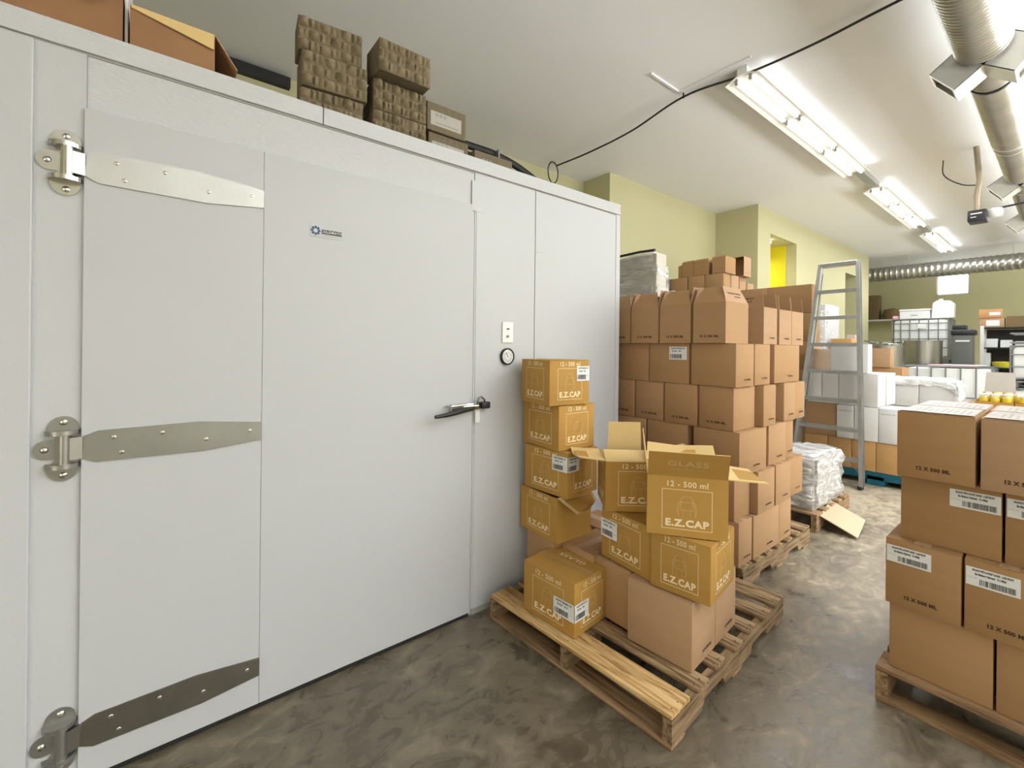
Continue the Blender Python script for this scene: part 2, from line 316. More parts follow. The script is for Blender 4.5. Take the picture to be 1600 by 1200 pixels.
def slab(w, d, t, mt_out, mt_in, taper=0.0, skew=0.0, rag=0.0):
    """flap: hinge edge along x (0..w) at y=0, extends +y by d, thickness down. outside face = top"""
    mb = MB(); vs = [(0, 0, 0), (w, 0, 0), (w - taper, d - skew, 0), (taper, d, 0)]
    if rag: vs = [(0, 0, 0), (w, 0, 0), (w - taper, d - skew, 0), (w * 0.55, d - rag * 0.3, rag * 0.4), (taper, d, 0)]
    n = len(vs); lo = [(x, y, z - t) for x, y, z in vs]
    mb.add(vs, [tuple(range(n))], mt_out); mb.add(vs + lo, [tuple(range(2 * n - 1, n - 1, -1))] + [(i, i + n, (i + 1) % n + n, (i + 1) % n) for i in range(n)], mt_in)
    return mb
def flap(parent, side, L, W, H, depth, ang, mo, mi, taper=0.004, skew=0.0, rag=0.0, t=0.004, **kw):
    """side: which top edge it hinges on; ang degrees from closed (0) through upright (90) to hanging out (180+)"""
    (ox, oy), rz, wd = face_T(side, L, W)
    ia, ib = kw.get('inset', (0, 0))
    mb = slab(wd - 0.004 - ia - ib, depth, t, mo, mi, taper, skew, rag)
    R = Matrix.Rotation(rz, 4, 'Z') @ Matrix.Rotation(math.radians(ang), 4, 'X')
    me = mb.mesh('flap'); me.transform(R)
    du = Vector((math.cos(rz), math.sin(rz), 0))
    o = link('flap', me, parent, Vector((ox, oy, H + 0.001)) + du * (0.002 + ia)); o['label'] = kw.get('label', '') ; 
    if not o['label']: del o['label']
    return o, R
_bm = {}
def closed_body(L, W, H, mt, ch=0.003):
    k = (round(L, 3), round(W, 3), round(H, 3), mt.name)
    if k not in _bm: _bm[k] = B(-L / 2, L / 2, -W / 2, W / 2, 0, H, mt, ch=ch).mesh('body', True)
    return _bm[k]
def open_body(L, W, H, mo, mi, t=0.004):
    mb = MB(); a, b = L / 2, W / 2
    mb.box(-a, -a + t, -b, b, 0, H, mo); mb.box(a - t, a, -b, b, 0, H, mo); mb.box(-a + t, a - t, -b, -b + t, 0, H, mo); mb.box(-a + t, a - t, b - t, b, 0, H, mo)
    mb.box(-a + t, a - t, -b + t, b - t, 0, t, mi)
    c = 0.0006
    mb.box(-a + t, -a + t + c, -b + t, b - t, t, H - 0.001, mi); mb.box(a - t - c, a - t, -b + t, b - t, t, H - 0.001, mi)
    mb.box(-a + t + c, a - t - c, -b + t, -b + t + c, t, H - 0.001, mi); mb.box(-a + t + c, a - t - c, b - t - c, b - t, t, H - 0.001, mi)
    return mb.mesh('body')
def carton(label, x, y, z, L, W, H, yaw=0.0, mt=None, name='cardboard_box', top=True, group=None, opened=False, mi=None, cat='box', tape=True, tmat=None, corner=True):
    """x,y = position of the corner nearest the camera (min x, min y before yaw) """
    mt = mt or brown
    c, s = math.cos(yaw), math.sin(yaw)
    cx, cy = (x + c * L / 2 - s * W / 2, y + s * L / 2 + c * W / 2) if corner else (x, y)
    t = thing(name, label, cat, (cx, cy, z), yaw, group)
    if opened: link('body', open_body(L, W, H, mt, mi or brown_in), t)
    elif not top: link('body', closed_body(L, W, H, mt), t)
    else:
        h = H - 0.004; link('body', closed_body(L, W, h, mt), t)
        k = ('fl', round(L, 3), round(W, 3), mt.name)
        longY = W >= L
        if k not in _bm:
            g = 0.0015
            _bm[k] = B(-L / 2 + .001, -g, -W / 2 + .001, W / 2 - .001, 0, 0.0035, mt).mesh('top_flap') if longY else B(-L / 2 + .001, L / 2 - .001, -W / 2 + .001, -g, 0, 0.0035, mt).mesh('top_flap')
        link('top_flap', _bm[k], t, (0, 0, h)); link('top_flap', _bm[k], t, (0, 0, h), (0, 0, PI))
        if tape:
            kk = ('tp', round(L, 3), round(W, 3), (tmat or btape_m).name)
            if kk not in _bm:
                q = 0.024
                _bm[kk] = (B(-q, q, -W / 2, W / 2, 0, 0.0006, tmat or btape_m) if longY else B(-L / 2, L / 2, -q, q, 0, 0.0006, tmat or btape_m)).mesh('packing_tape')
            link('packing_tape', _bm[kk], t, (0, 0, H))
    return t

# ================================================================== THE SETTING
def struct(name, mb, parent=None, smooth=False):
    o = mb.build(name, parent, smooth)
    if not parent: o['kind'] = 'structure'
    return o
CH = 4.12
struct('floor', B(-4, 19.4, -6, 5.1, -0.1, 0, floor_m))
struct('ceiling', B(-4, 19.4, -6, 5.1, CH, CH + 0.1, ceil_m))
struct('wall_left', B(-4, 5.35, 4.94, 5.1, 0, CH, wall_y))
struct('wall_left_middle', B(5.35, 8.6, 4.40, 5.1, 0, CH, wall_y))
NX0, NX1, NZ0, NZ1 = 9.15, 10.45, 1.1, 3.66
wl = MB(); wl.box(8.6, NX0, 3.60, 5.1, 0, CH, wall_y); wl.box(NX0, NX1, 3.60, 5.1, NZ1, CH, wall_y); wl.box(NX0, NX1, 3.60, 5.1, 0, NZ0, wall_y)
wl.box(NX1, 13.7, 3.60, 5.1, 0, CH, wall_y); wl.box(13.7, 14.7, 3.60, 5.1, 3.43, CH, wall_y); wl.box(13.7, 14.7, 4.9, 5.1, 0, 3.43, wall_y); wl.box(14.7, 15.8, 3.60, 5.1, 0, CH, wall_y)
struct('wall_left_rear', wl)
nb = MB(); nb.box(NX0, NX1, 4.95, 5.1, NZ0, NZ1, wall_y2); nb.box(NX1 - 0.012, NX1, 3.80, 4.95, NZ0, NZ1, wall_y2); struct('trim_1', nb)
struct('wall_return', B(15.8, 19.2, 4.95, 5.1, 0, CH, wall_y))
bw = MB(); WY0, WY1, WZ0, WZ1 = 1.925, 2.665, 3.20, 3.83
bw.box(19.2, 19.4, -6, WY0, 0, CH, wall_y); bw.box(19.2, 19.4, WY1, 5.1, 0, CH, wall_y); bw.box(19.2, 19.4, WY0, WY1, 0, WZ0, wall_y); bw.box(19.2, 19.4, WY0, WY1, WZ1, CH, wall_y)
struct('wall_back', bw)
struct('wall_right', B(-4, 19.4, -6.1, -6, 0, CH, wall_y)); struct('wall_behind', B(-4.1, -4, -6.1, 5.1, 0, CH, wall_y))
wn = MB(); c_ = 0.035
wn.box(19.24, 19.3, WY0, WY0 + c_, WZ0, WZ1, fixture_m); wn.box(19.24, 19.3, WY1 - c_, WY1, WZ0, WZ1, fixture_m); wn.box(19.24, 19.3, WY0, WY1, WZ0, WZ0 + c_, fixture_m); wn.box(19.24, 19.3, WY0, WY1, WZ1 - c_, WZ1, fixture_m)
wo = struct('window_1', wn); B(19.27, 19.275, WY0 + c_, WY1 - c_, WZ0 + c_, WZ1 - c_, pane_m).build('window_pane', wo)
area('window_daylight', (19.15, 2.3, 3.5), 0.65, 0.55, 9, (0.85, 0.93, 1.0), (0, math.radians(90), 0))
# lit niche lamp
nl = thing('niche_lamp', 'small round lamp glowing in the top of the yellow wall niche', 'lamp', (9.62, 3.86, NZ1 - 0.09))
MB().lathe([(0.001, 0.06), (0.07, 0.06), (0.09, 0.03), (0.06, 0), (0.001, 0)], niche_lamp, 16).build('bulb', nl, True)
B(-0.03, 0.03, -0.03, 0.03, 0.06, 0.09, fixture_m).build('base', nl)
area('niche_light', (9.75, 4.45, NZ1 - 0.2), 0.5, 0.3, 17, (1, 0.97, 0.85))
# dark service slot at the top of the left wall
struct('trim_2', B(0.30, 0.98, 4.87, 4.94, 4.00, 4.10, gasket))
# raised ceiling strip standing in for the cable's shadow and a seam
cd = MB(); cd.box(3.72, 4.22, 2.555, 2.575, CH - 0.015, CH, ceil_m); cd.box(4.20, 4.22, 1.84, 2.575, CH - 0.015, CH, ceil_m); struct('shadow_seam_strip', cd)

# ================================================================== WALK-IN COOLER
YC = 1.965
cool = thing('walk_in_cooler', 'large white walk-in cooler with steel strap hinges filling the left side', 'cooler', (0.5, 3.0, 0))
def P(mb, name, smooth=False, **kw):      # parts are modelled in world space and moved under the cooler
    me = mb.mesh(name, smooth); me.transform(Matrix.Translation((-0.5, -3.0, 0))); return link(name, me, cool, **kw)
P(B(-2.6, 2.502, YC + 0.08, 4.2, 0.0, 2.34, white_panel, ch=0.004), 'cooler_body')
# front panels
for a, b in ((-2.6, -0.316),):
    P(B(a, b, YC - 0.009, YC + 0.08, 0.0, 2.345, white_panel, ch=0.004), 'wall_panel')
P(B(-0.318, -0.2, YC, YC + 0.08, 0.0, 2.345, white_panel), 'door_jamb')
for a, b in ((1.29, 1.716), (1.720, 2.502)):
    P(B(a, b, YC, YC + 0.08, 0.0, 2.345, white_panel, ch=0.0025), 'wall_panel')
P(B(-0.2, 1.29, YC + 0.005, YC + 0.08, 2.176, 2.345, pebble, ch=0.002), 'header_panel')
for a, b in ((-2.6, 0.520), (0.523, 2.502)):
    P(B(a, b, YC - 0.006, 4.2, 2.352, 2.424, pebble, ch=0.003), 'cap_trim')
P(B(-2.6, 2.5, YC + 0.002, YC + 0.09, 2.344, 2.353, gap_line), 'seam')
P(B(1.27, 1.362, YC - 0.004, YC + 0.005, 2.14, 2.30, white_panel, ch=0.001), 'cover_strip')
P(B(1.30, 1.375, YC - 0.003, YC + 0.004, 0.02, 2.14, white_panel, ch=0.001), 'cover_strip')
P(B(2.46, 2.503, YC - 0.003, YC + 0.004, 0.0, 2.35, white_panel, ch=0.001), 'corner_trim')
P(B(1.29, 2.502, YC - 0.004, YC + 0.01, 0.0, 0.03, gap_line), 'base_channel')
P(B(1.27, 1.29, YC + 0.003, YC + 0.08, 0.0, 2.18, white_panel), 'door_gap')
P(B(-0.2, 1.29, YC + 0.02, YC + 0.08, 0.0, 2.18, gasket), 'door_gap')
# door
YD = 1.952
dr = P(B(-0.203, 1.272, YD + 0.003, YD + 0.028, 0.022, 2.172, door_white, ch=0.003), 'door')
def PD(mb, name, smooth=False, parent=None):
    me = mb.mesh(name, smooth); me.transform(Matrix.Translation((-0.5, -3.0, 0))); return link(name, me, parent or dr)
PD(B(-0.203, 0.301, YD, YD + 0.004, 0.024, 2.170, door_white, ch=0.0008), 'door_sheet')
PD(B(0.3035, 1.272, YD + 0.0005, YD + 0.004, 0.024, 2.170, door_white, ch=0.0008), 'door_sheet')
PD(B(-0.2, 1.27, YD + 0.006, YD + 0.02, 0.004, 0.024, gasket), 'door_sweep')
sc = MB()
rs_ = random.Random(3)
for i in range(34):
    x = rs_.uniform(0.5, 1.2); z = 0.25 + 0.6 * rs_.random() ** 1.3; a = rs_.uniform(-1.6, 1.6); ln = rs_.uniform(0.003, 0.022); wd = rs_.uniform(0.0006, 0.002)
    d = Vector((math.cos(a), 0, math.sin(a))) * ln / 2; q = Vector((-math.sin(a), 0, math.cos(a))) * wd / 2; c = Vector((x, YD - 0.0004, z))
    sc.add([c - d - q, c + d - q, c + d + q, c - d + q], [(0, 1, 2, 3)], scuff_m)
so = PD(sc, 'scuff_marks'); so['kind'] = 'stuff'
def ring_pts(cx, cz, rx, rz, a0, a1, n): return [(cx + rx * math.cos(math.radians(a0 + (a1 - a0) * i / n)), cz + rz * math.sin(math.radians(a0 + (a1 - a0) * i / n))) for i in range(n + 1)]
def hinge(zc, m_strap, m_plate):
    # wall plate: three-lobed flange
    poly = ring_pts(-0.246, zc + 0.062, 0.036, 0.040, 0, 180, 12) + [(-0.262, zc + 0.030)] + ring_pts(-0.284, zc, 0.027, 0.030, 90, 270, 10) + [(-0.262, zc - 0.030)] + ring_pts(-0.246, zc - 0.062, 0.036, 0.040, 180, 360, 12)
    hg = P(MB().prism(poly, YC - 0.006, YC - 0.0005, m_plate), 'hinge', True)
    for zz in (0.052, -0.052):   # ears carrying the pin
        e = ring_pts(-0.246, 0, 0.040, 0.040, 180, 360, 14); mb = MB()
        vs = [(x, YC - 0.002 + y, zc + zz - 0.007) for x, y in e] + [(x, YC - 0.002 + y, zc + zz + 0.007) for x, y in e]; n = len(e)
        mb.add(vs, [tuple(range(n)), tuple(range(2 * n - 1, n - 1, -1))] + [(i, i + n, (i + 1) % n + n, (i + 1) % n) for i in range(n)], m_plate)
        PD(mb, 'ear', True, hg)
    PD(MB().tube([(-0.240, YC - 0.024, zc - 0.045), (-0.240, YC - 0.024, zc + 0.045)], 0.0155, steel_b if m_plate != steel else m_plate, 16), 'barrel', True, hg)
    for sx, sz in ((-0.286, 0), (-0.244, 0.083), (-0.244, -0.083)):
        PD(MB().lathe([(0.0001, 0.004), (0.005, 0.0035), (0.009, 0.001), (0.010, 0)], steel_b, 12, Matrix.Translation((sx, YC - 0.006, zc + sz)) @ Matrix.Rotation(PI / 2, 4, 'X')), 'screw', True, hg)
    # strap across the door
    pl = [(-0.232, zc - 0.034), (-0.200, zc - 0.034), (-0.168, zc - 0.050), (0.120, zc - 0.053), (0.3025, zc - 0.034), (0.3025, zc + 0.033), (0.105, zc + 0.054), (-0.165, zc + 0.050), (-0.196, zc + 0.036), (-0.232, zc + 0.034)]
    mb = MB(); vs = []
    pl = pl[1:-1]; mb.prism(pl, YD - 0.006, YD - 0.001, m_strap)
    a, b = (-0.236, YC - 0.036), (-0.1995, YD - 0.006)
    mb.add([(a[0], a[1], zc - 0.034), (b[0], b[1], zc - 0.034), (b[0], b[1], zc + 0.0355), (a[0], a[1], zc + 0.034), (a[0], a[1] + 0.005, zc - 0.034), (b[0], b[1] + 0.005, zc - 0.034), (b[0], b[1] + 0.005, zc + 0.0355), (a[0], a[1] + 0.005, zc + 0.034)],
        [(0, 1, 2, 3), (4, 7, 6, 5), (0, 4, 5, 1), (3, 2, 6, 7), (0, 3, 7, 4), (1, 5, 6, 2)], m_strap)
    st = PD(mb, 'strap', False, hg)
    sc2 = MB()
    for sx, sz in ((-0.125, 0.025), (-0.105, -0.027), (-0.0, 0.026), (0.125, -0.012), (0.262, 0.004)):
        T = Matrix.Translation((sx, YD - 0.006, zc + sz)) @ Matrix.Rotation(PI / 2, 4, 'X')
        sc2 = MB(); sc2.lathe([(0.0001, 0.0012), (0.003, 0.0018), (0.0055, 0.0008), (0.006, 0.0003), (0.0075, 0.0002)], steel_b, 10, T)
        PD(sc2, 'screw', True, hg)
strap_top = mat('worn_strap_lit', (0.55, 0.555, 0.55), 0.45, 0.7, var=(0.50, 0.505, 0.50), vscale=9, bump=0.05, bscale=60)  # brighter copy of the strap steel, upper light put into the colour
strap_low = mat('worn_strap_floor_reflection', (0.24, 0.225, 0.19), 0.42, 0.9, var=(0.18, 0.165, 0.14), vscale=9, bump=0.08, bscale=60)  # darker copy, the floor's dark reflection put into the colour
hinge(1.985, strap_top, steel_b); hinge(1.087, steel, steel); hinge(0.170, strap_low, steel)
# latch handle
lt = PD(B(1.14, 1.275, YD - 0.028, YD, 1.085, 1.128, chrome, ch=0.006), 'latch')
mb = MB(); pts = [(1.02, YD - 0.075, 1.083), (1.08, YD - 0.07, 1.086), (1.15, YD - 0.05, 1.092), (1.21, YD - 0.035, 1.098), (1.27, YD - 0.03, 1.103)]
mb.tube(pts, [0.008, 0.011, 0.014, 0.014, 0.010], dark_metal, 10); PD(mb, 'handle', True, lt)
mb = MB(); mb.tube([(1.12, YD - 0.002, 1.118), (1.125, YD - 0.045, 1.122), (1.215, YD - 0.045, 1.128), (1.225, YD - 0.002, 1.122)], 0.0055, chrome, 8); PD(mb, 'pull_loop', True, lt)
PD(B(1.20, 1.30, YD - 0.038, YD - 0.008, 1.094, 1.118, chrome, ch=0.004), 'bolt', False, lt)
me = MB().box(1.325, 1.378, YC - 0.04, YC - 0.004, 1.093, 1.128, dark_metal, ch=0.005); me.tube([(1.305, YC - 0.02, 1.12), (1.305, YC - 0.03, 1.15), (1.32, YC - 0.035, 1.158), (1.345, YC - 0.03, 1.14), (1.35, YC - 0.02, 1.125)], 0.005, chrome, 8)
P(me, 'strike', True)
P(B(1.297, 1.327, YC - 0.014, YC - 0.012, 1.02, 1.085, hdpe, ch=0.0005), 'hang_tag')
# badge on the door
bd = MB(); bd.box(0.472, 0.606, YD - 0.0014, YD - 0.0002, 1.872, 1.922, door_white)
Tb = Matrix.Translation((0.493, YD - 0.0022, 1.898))
blue = mat('badge_blue', (0.015, 0.07, 0.16), 0.5)
for k in range(8):
    a = k * PI / 4; c = Vector((0.0155 * math.cos(a), 0, 0.0155 * math.sin(a))); r = Matrix.Rotation(-a, 4, 'Y')
    bd.box(-0.0035, 0.0035, 0, 0.0005, -0.0045, 0.0045, blue, Tb @ Matrix.Translation(c) @ r)
k = 20; v1 = [(0.0125 * math.cos(2 * PI * i / k), 0, 0.0125 * math.sin(2 * PI * i / k)) for i in range(k)]; v2 = [(x * 0.72, 0, z * 0.72) for x, y, z in v1]
bd.add([Tb @ Vector(v) for v in v1 + v2], [(i, (i + 1) % k, (i + 1) % k + k, i + k) for i in range(k)], blue)
bd.box(0.5155, 0.6, YD - 0.0022, YD - 0.0016, 1.888, 1.906, ink)
put_text(bd, 'COLDMATIC', 0.0145, 0.558, 1.897, sticker_m, 0.0002, 1.05, y=YD - 0.0026)
put_text(bd, 'REFRIGERATION', 0.006, 0.560, 1.881, inkg, 0, 1.6, y=YD - 0.0018)
PD(bd, 'badge')
# switch plate and gauge
sw = P(B(1.478, 1.552, YC - 0.008, YC - 0.001, 1.446, 1.562, fixture_m, ch=0.002), 'switch_plate')
PD(B(1.507, 1.523, YC - 0.012, YC - 0.008, 1.519, 1.527, mat('pilot_red', (0.12, 0.01, 0.01), 0.3)), 'pilot_light', False, sw)
PD(B(1.506, 1.516, YC - 0.018, YC - 0.008, 1.474, 1.488, inkg), 'toggle', False, sw)
T = Matrix.Translation((1.513, YC - 0.001, 1.369)) @ Matrix.Rotation(PI / 2, 4, 'X')
ga = P(MB().lathe([(0.047, 0), (0.047, 0.012), (0.044, 0.015), (0.0395, 0.015), (0.039, 0.010)], dark_metal, 28, T), 'thermometer', True)
PD(MB().lathe([(0.0001, 0.010), (0.0395, 0.010)], sticker_m, 28, T), 'dial', False, ga)
gd = MB(); gd.lathe([(0.021, 0.0112), (0.0225, 0.0112)], inkg, 24, T)
for i in range(22):
    a = math.radians(-220 + i * 12); gd.box(0.025, 0.031, -0.0006, 0.0006, 0.0108, 0.0114, ink, T @ Matrix.Rotation(a, 4, 'Z'))
gd.box(-0.006, 0.026, -0.0016, 0.0016, 0.0116, 0.0124, ink, T @ Matrix.Rotation(math.radians(120), 4, 'Z')); PD(gd, 'needle', False, ga)
P(B(2.20, 2.42, YC - 0.0008, YC + 0.001, 1.428, 1.431, scuff_m), 'scratch'); P(B(1.724, 1.78, YC - 0.0008, YC + 0.001, 1.985, 1.989, scuff_m), 'scratch')

# ================================================================== PALLETS
def pallet(label, x0, y0, LX, LY, yaw=0, m_top=None, m_side=None, nb=7, widths=None, H=0.14, first=None, three=3):
    """deck boards run along Y, stringers along X; x0,y0 = corner nearest the camera"""
    rnd = random.Random(int(x0 * 100)); t = thing('wooden_pallet', label, 'pallet', (x0, y0, 0), yaw)
    m_top = m_top or wood_o; m_side = m_side or wood_o; tb = 0.018; m_str = wood_gx if m_side in (wood_g,) else wood_ox; m_bot = wood_o
    gaps = []
    for i in range(nb):
        wd = 0.135 if i in (0, nb - 1) else 0.09
        xx = i * (LX - 0.135) / (nb - 1) if i < nb - 1 else LX - 0.135
        if i and i < nb - 1: xx += 0.02
        ov = rnd.uniform(-0.006, 0.006)
        mtb = first if (first and i == 0) else m_top
        B(0, wd, ov, LY + ov * 0.5, 0, tb, mtb, ch=0.003).build('deck_board', t, True, (xx, 0, H - tb + (0 if i else 0.001)))
    for k in range(three):
        yy = k * (LY - 0.038) / (three - 1)
        # notched stringer
        z0, z1 = tb, H - tb - 0.001; n1, n2 = LX * 0.2, LX * 0.38; m1_, m2_ = LX * 0.62, LX * 0.8; nz = z0 + 0.038
        poly = [(0, z0), (n1, z0), (n1 + 0.02, nz), (n2 - 0.02, nz), (n2, z0), (m1_, z0), (m1_ + 0.02, nz), (m2_ - 0.02, nz), (m2_, z0), (LX, z0), (LX, z1), (0, z1)]
        MB().prism(poly, 0, 0.038, m_str).build('stringer', t, False, (0.0, yy, 0))
    for i, xx in enumerate((0, LX * 0.45, LX - 0.12)):
        B(0, 0.10, 0.0, LY, 0, tb - 0.001, m_bot, ch=0.003).build('bottom_board', t, True, (xx, 0, 0.0005))
    nm = MB()
    for i in range(nb):
        xx = i * (LX - 0.135) / (nb - 1)
        for k in range(three):
            for q in (0.03, 0.075):
                nm.lathe([(0.0001, 0.0008), (0.0035, 0.0008), (0.0035, 0)], dark_metal, 6, Matrix.Translation((xx + q, 0.019 + k * (LY - 0.038) / (three - 1), H + 0.0002)))
    nm.build('nails', t, kind='stuff')
    return t
pallet('low wooden pallet with a bright new front board under the printed bottle boxes', 1.417, 0.863, 1.17, 1.015, 0.062, wood_g, wood_g, first=wood_n, H=0.125)
pallet('worn wooden pallet under the tall stack of plain brown cartons', 2.665, 1.178, 1.06, 0.95, 0, wood_g, wood_g)
pallet('grey wooden pallet under the right-hand stack of labelled brown cartons', 2.295, -0.60, 1.1, 1.088, 0, wood_o, wood_o)
pallet('wooden pallet half hidden under the plastic-wrapped bundle by the ladder', 4.0, 1.22, 0.82, 0.42, 0, wood_o, wood_o, nb=5)
def plain(label, x, y, z, L=0.30, W=0.225, H=0.262, yaw=0, mt=None, prn=(), **kw):
    t = carton(label, x, y, z, L, W, H, yaw, mt, **kw)
    for fc in prn:
        wd = W if fc in ('-x', '+x') else L
        on_face(ml_print(0.019, 1.15) if fc == '-x' else ml_print(0.014, 1.1), t, fc, L, W, wd * (0.5 if fc == '-x' else 0.62), 0.042)
    return t
# ---------------- tall stack of plain cartons on pallet 2
ORD = ['nearest the aisle', 'second from the aisle', 'third from the aisle', 'beside the cooler corner']
SID = ['first behind the corner carton', 'second behind the corner carton', 'third behind the corner carton']
XF = 2.65
def jit(a=0.004): return random.uniform(-a, a)
K = 0.964
def ky(l): return [(a * K, b * K) for a, b in l]
rows = [  # z, fronts [(y0,y1)], depth L, side boxes [(x0,x1,y)], name
 (0.144, [(1.197, 1.49), (1.50, 1.79), (1.80, 2.09)], 0.17, [(2.83, 3.21, 1.192), (3.22, 3.42, 1.195)], 'bottom row'),
 (0.407, [(1.225, 1.44), (1.45, 1.665), (1.675, 1.89), (1.90, 2.115)], 0.20, [(2.865, 3.11, 1.183), (3.14, 3.385, 1.187), (3.39, 3.64, 1.20)], 'second row up'),
 (0.670, ky([(1.244, 1.544), (1.583, 1.897), (1.908, 2.2)]), 0.37, [(3.08, 3.36, 1.21), (3.38, 3.53, 1.225)], 'third row up'),
 (0.933, ky([(1.283, 1.51), (1.519, 1.759), (1.769, 2.004), (2.01, 2.235)]), 0.28, [(2.975, 3.165, 1.20), (3.32, 3.52, 1.21), (3.525, 3.71, 1.215)], 'fourth row up'),
 (1.196, ky([(1.268, 1.564), (1.577, 1.883), (1.889, 2.19)]), 0.236, [(2.912, 3.14, 1.229), (3.22, 3.66, 1.234)], 'fifth row up'),
]
for z, fr, dp, sd, nm in rows:
    narrow = len(fr) == 4
    for i, (a, b) in enumerate(fr):
        w_ = b - a - 0.003
        pos = ORD[i] if i < len(fr) - 1 else ORD[3]
        lab = 'plain brown carton, tall stack %s, front, %s' % (nm, pos)
        stk = nm == 'fifth row up' and i == 1
        if stk: lab = 'plain brown carton with a white barcode sticker in the tall stack'
        t = plain(lab, XF + jit(0.006), a, z, dp, w_, 0.2615, jit(0.006), random.choice((brown, brown, brown_b)), prn=(['-x'] if narrow else []) + (['-y'] if i == 0 and not narrow else []))
        if stk: on_face(sticker_mesh(0.125, 0.085, False), t, '-x', dp, w_, w_ - 0.14, 0.155)
    for j, (a, b, y) in enumerate(sd):
        plain('plain brown carton, tall stack %s, aisle side, %s' % (nm, SID[j]), a, y, z, b - a - 0.004, 0.30, 0.2615, jit(0.005), random.choice((brown_b, brown)), prn=['-y'])
# top row, open flaps folded towards each other
zt = 1.459; HT = 0.25
def flap_text(parent, side, L, W, H, ang, u=0.5, mt=d_print):
    (ox, oy), rz, wd = face_T(side, L, W); mb = MB(); s = wd / 0.30
    Tt = Matrix.Rotation(rz, 4, 'Z') @ Matrix.Rotation(math.radians(ang), 4, 'X') @ Matrix.Translation((wd / 2, 0.05, 0.0012)) @ Matrix.Rotation(-PI / 2, 4, 'X')
    put_text(mb, 'PLEASE OPEN OTHER END', 0.013, 0, 0.010, mt, 0.0005, s, T=Tt); put_text(mb, 'THIS SIDE UP', 0.013, 0.03 * s, -0.012, mt, 0.0005, s, T=Tt)
    me = mb.mesh('printed_lettering'); return link('printed_lettering', me, parent, (ox, oy, H + 0.001))
for i, (a, b) in enumerate(ky(((1.324, 1.539), (1.557, 1.785), (1.797, 2.024), (2.035, 2.25)))):
    L, W = 0.29, b - a
    t = carton('open-topped brown carton atop the tall stack, front, %s' % ORD[i], XF - 0.02 + jit(), a, zt, L, W, HT, jit(0.01), brown_b, opened=True)
    on_face(ml_print(0.019, 1.15), t, '-x', L, W, W * 0.5, 0.042)
    flap(t, '-x', L, W, HT, 0.11, 62, brown, brown_in, 0.042); flap(t, '-y', L, W, HT, 0.105, 68 if i == 0 else 96, brown2, brown_in, 0.035 if i == 0 else 0.015)
    flap(t, '+x', L, W, HT, 0.11, 60, brown, brown_in, 0.040); flap(t, '+y', L, W, HT, 0.105, 80, brown2, brown_in, 0.03)
    flap_text(t, '-y', L, W, HT, 68 if i == 0 else 96)
for j, (a, b) in enumerate(ky(((3.21, 3.43), (3.48, 3.70), (3.72, 3.95)))):
    L, W = b - a, 0.29
    t = carton('open-topped brown carton atop the tall stack, aisle side, %s' % SID[j], a, 1.253 + 0.004 * j, zt, L, W, 0.245, jit(0.01), brown2, opened=True)
    on_face(ml_print(0.014, 1.1), t, '-y', L, W, L * 0.6, 0.042)
    flap(t, '-x', L, W, 0.245, 0.10, 84, brown2, brown_in, 0.012); flap(t, '+x', L, W, 0.245, 0.10, 90, brown2, brown_in, 0.01); flap(t, '+y', L, W, 0.245, 0.10, 85, brown, brown_in, 0.028)
    if j == 0: flap_text(t, '-x', L, W, 0.245, 84)

# ---------------- printed bottle boxes (gold kraft) on pallet 1
def ez(label, x, y, z, L, W, H, yaw, stickers=(), opened=False, top=True, faces=('-x', '-y')):
    t = carton(label, x, y, z, L, W, H, yaw, kraft, 'bottle_box', opened=opened, mi=kraft_in, tmat=tape_m, top=top)
    for fc in faces:
        wd = W if fc in ('-x', '+x') else L
        on_face(ez_print(wd), t, fc, L, W, wd / 2, 0.004 * (H / 0.24))
    for fc, u, zz, w_, h_ in stickers: on_face(sticker_mesh(w_, h_, False), t, fc, L, W, u, zz, eps=EPS + 0.0014)
    return t
P1 = 0.1275
t = ez('gold printed bottle box alone on the bright front board, corner towards the camera', 1.441, 1.359, P1, 0.258, 0.318, 0.241, 0.089, [('-x', 0.318 - 0.120, 0.070, 0.12, 0.078), ('-y', 0.0, 0.070, 0.10, 0.078)])
link('printed_lettering', glass_print(), t, (0.062, 0.0, 0.2425), (-PI / 2, 0, PI / 2))
HB = 0.262
# plain layer
plain('plain brown carton on the low pallet, standing forward at the aisle corner', 1.662, 0.929, P1, 0.232, 0.291, 0.2775, 0.096, brown2, prn=['-y'])
plain('plain brown carton on the low pallet behind the forward corner carton', 1.898, 0.952, P1, 0.23, 0.27, 0.275, 0.096, brown2, prn=['-y'])
plain('plain brown carton on the low pallet behind the single gold box, right one', 1.68, 1.235, P1, 0.235, 0.207, 0.274, 0.0, brown)
plain('plain brown carton on the low pallet behind the single gold box, left one', 1.665, 1.447, P1, 0.27, 0.215, 0.274, 0.0, brown)
plain('plain brown carton on the low pallet against the cooler wall', 1.615, 1.672, P1, 0.30, 0.22, 0.274, 0.0, brown)
plain('plain brown carton on the low pallet in its rear rank', 1.945, 1.26, P1, 0.22, 0.28, 0.274, 0.0, brown)
plain('plain brown carton on the low pallet, rear rank beside the cooler', 1.945, 1.55, P1, 0.22, 0.30, 0.274, 0.0, brown)
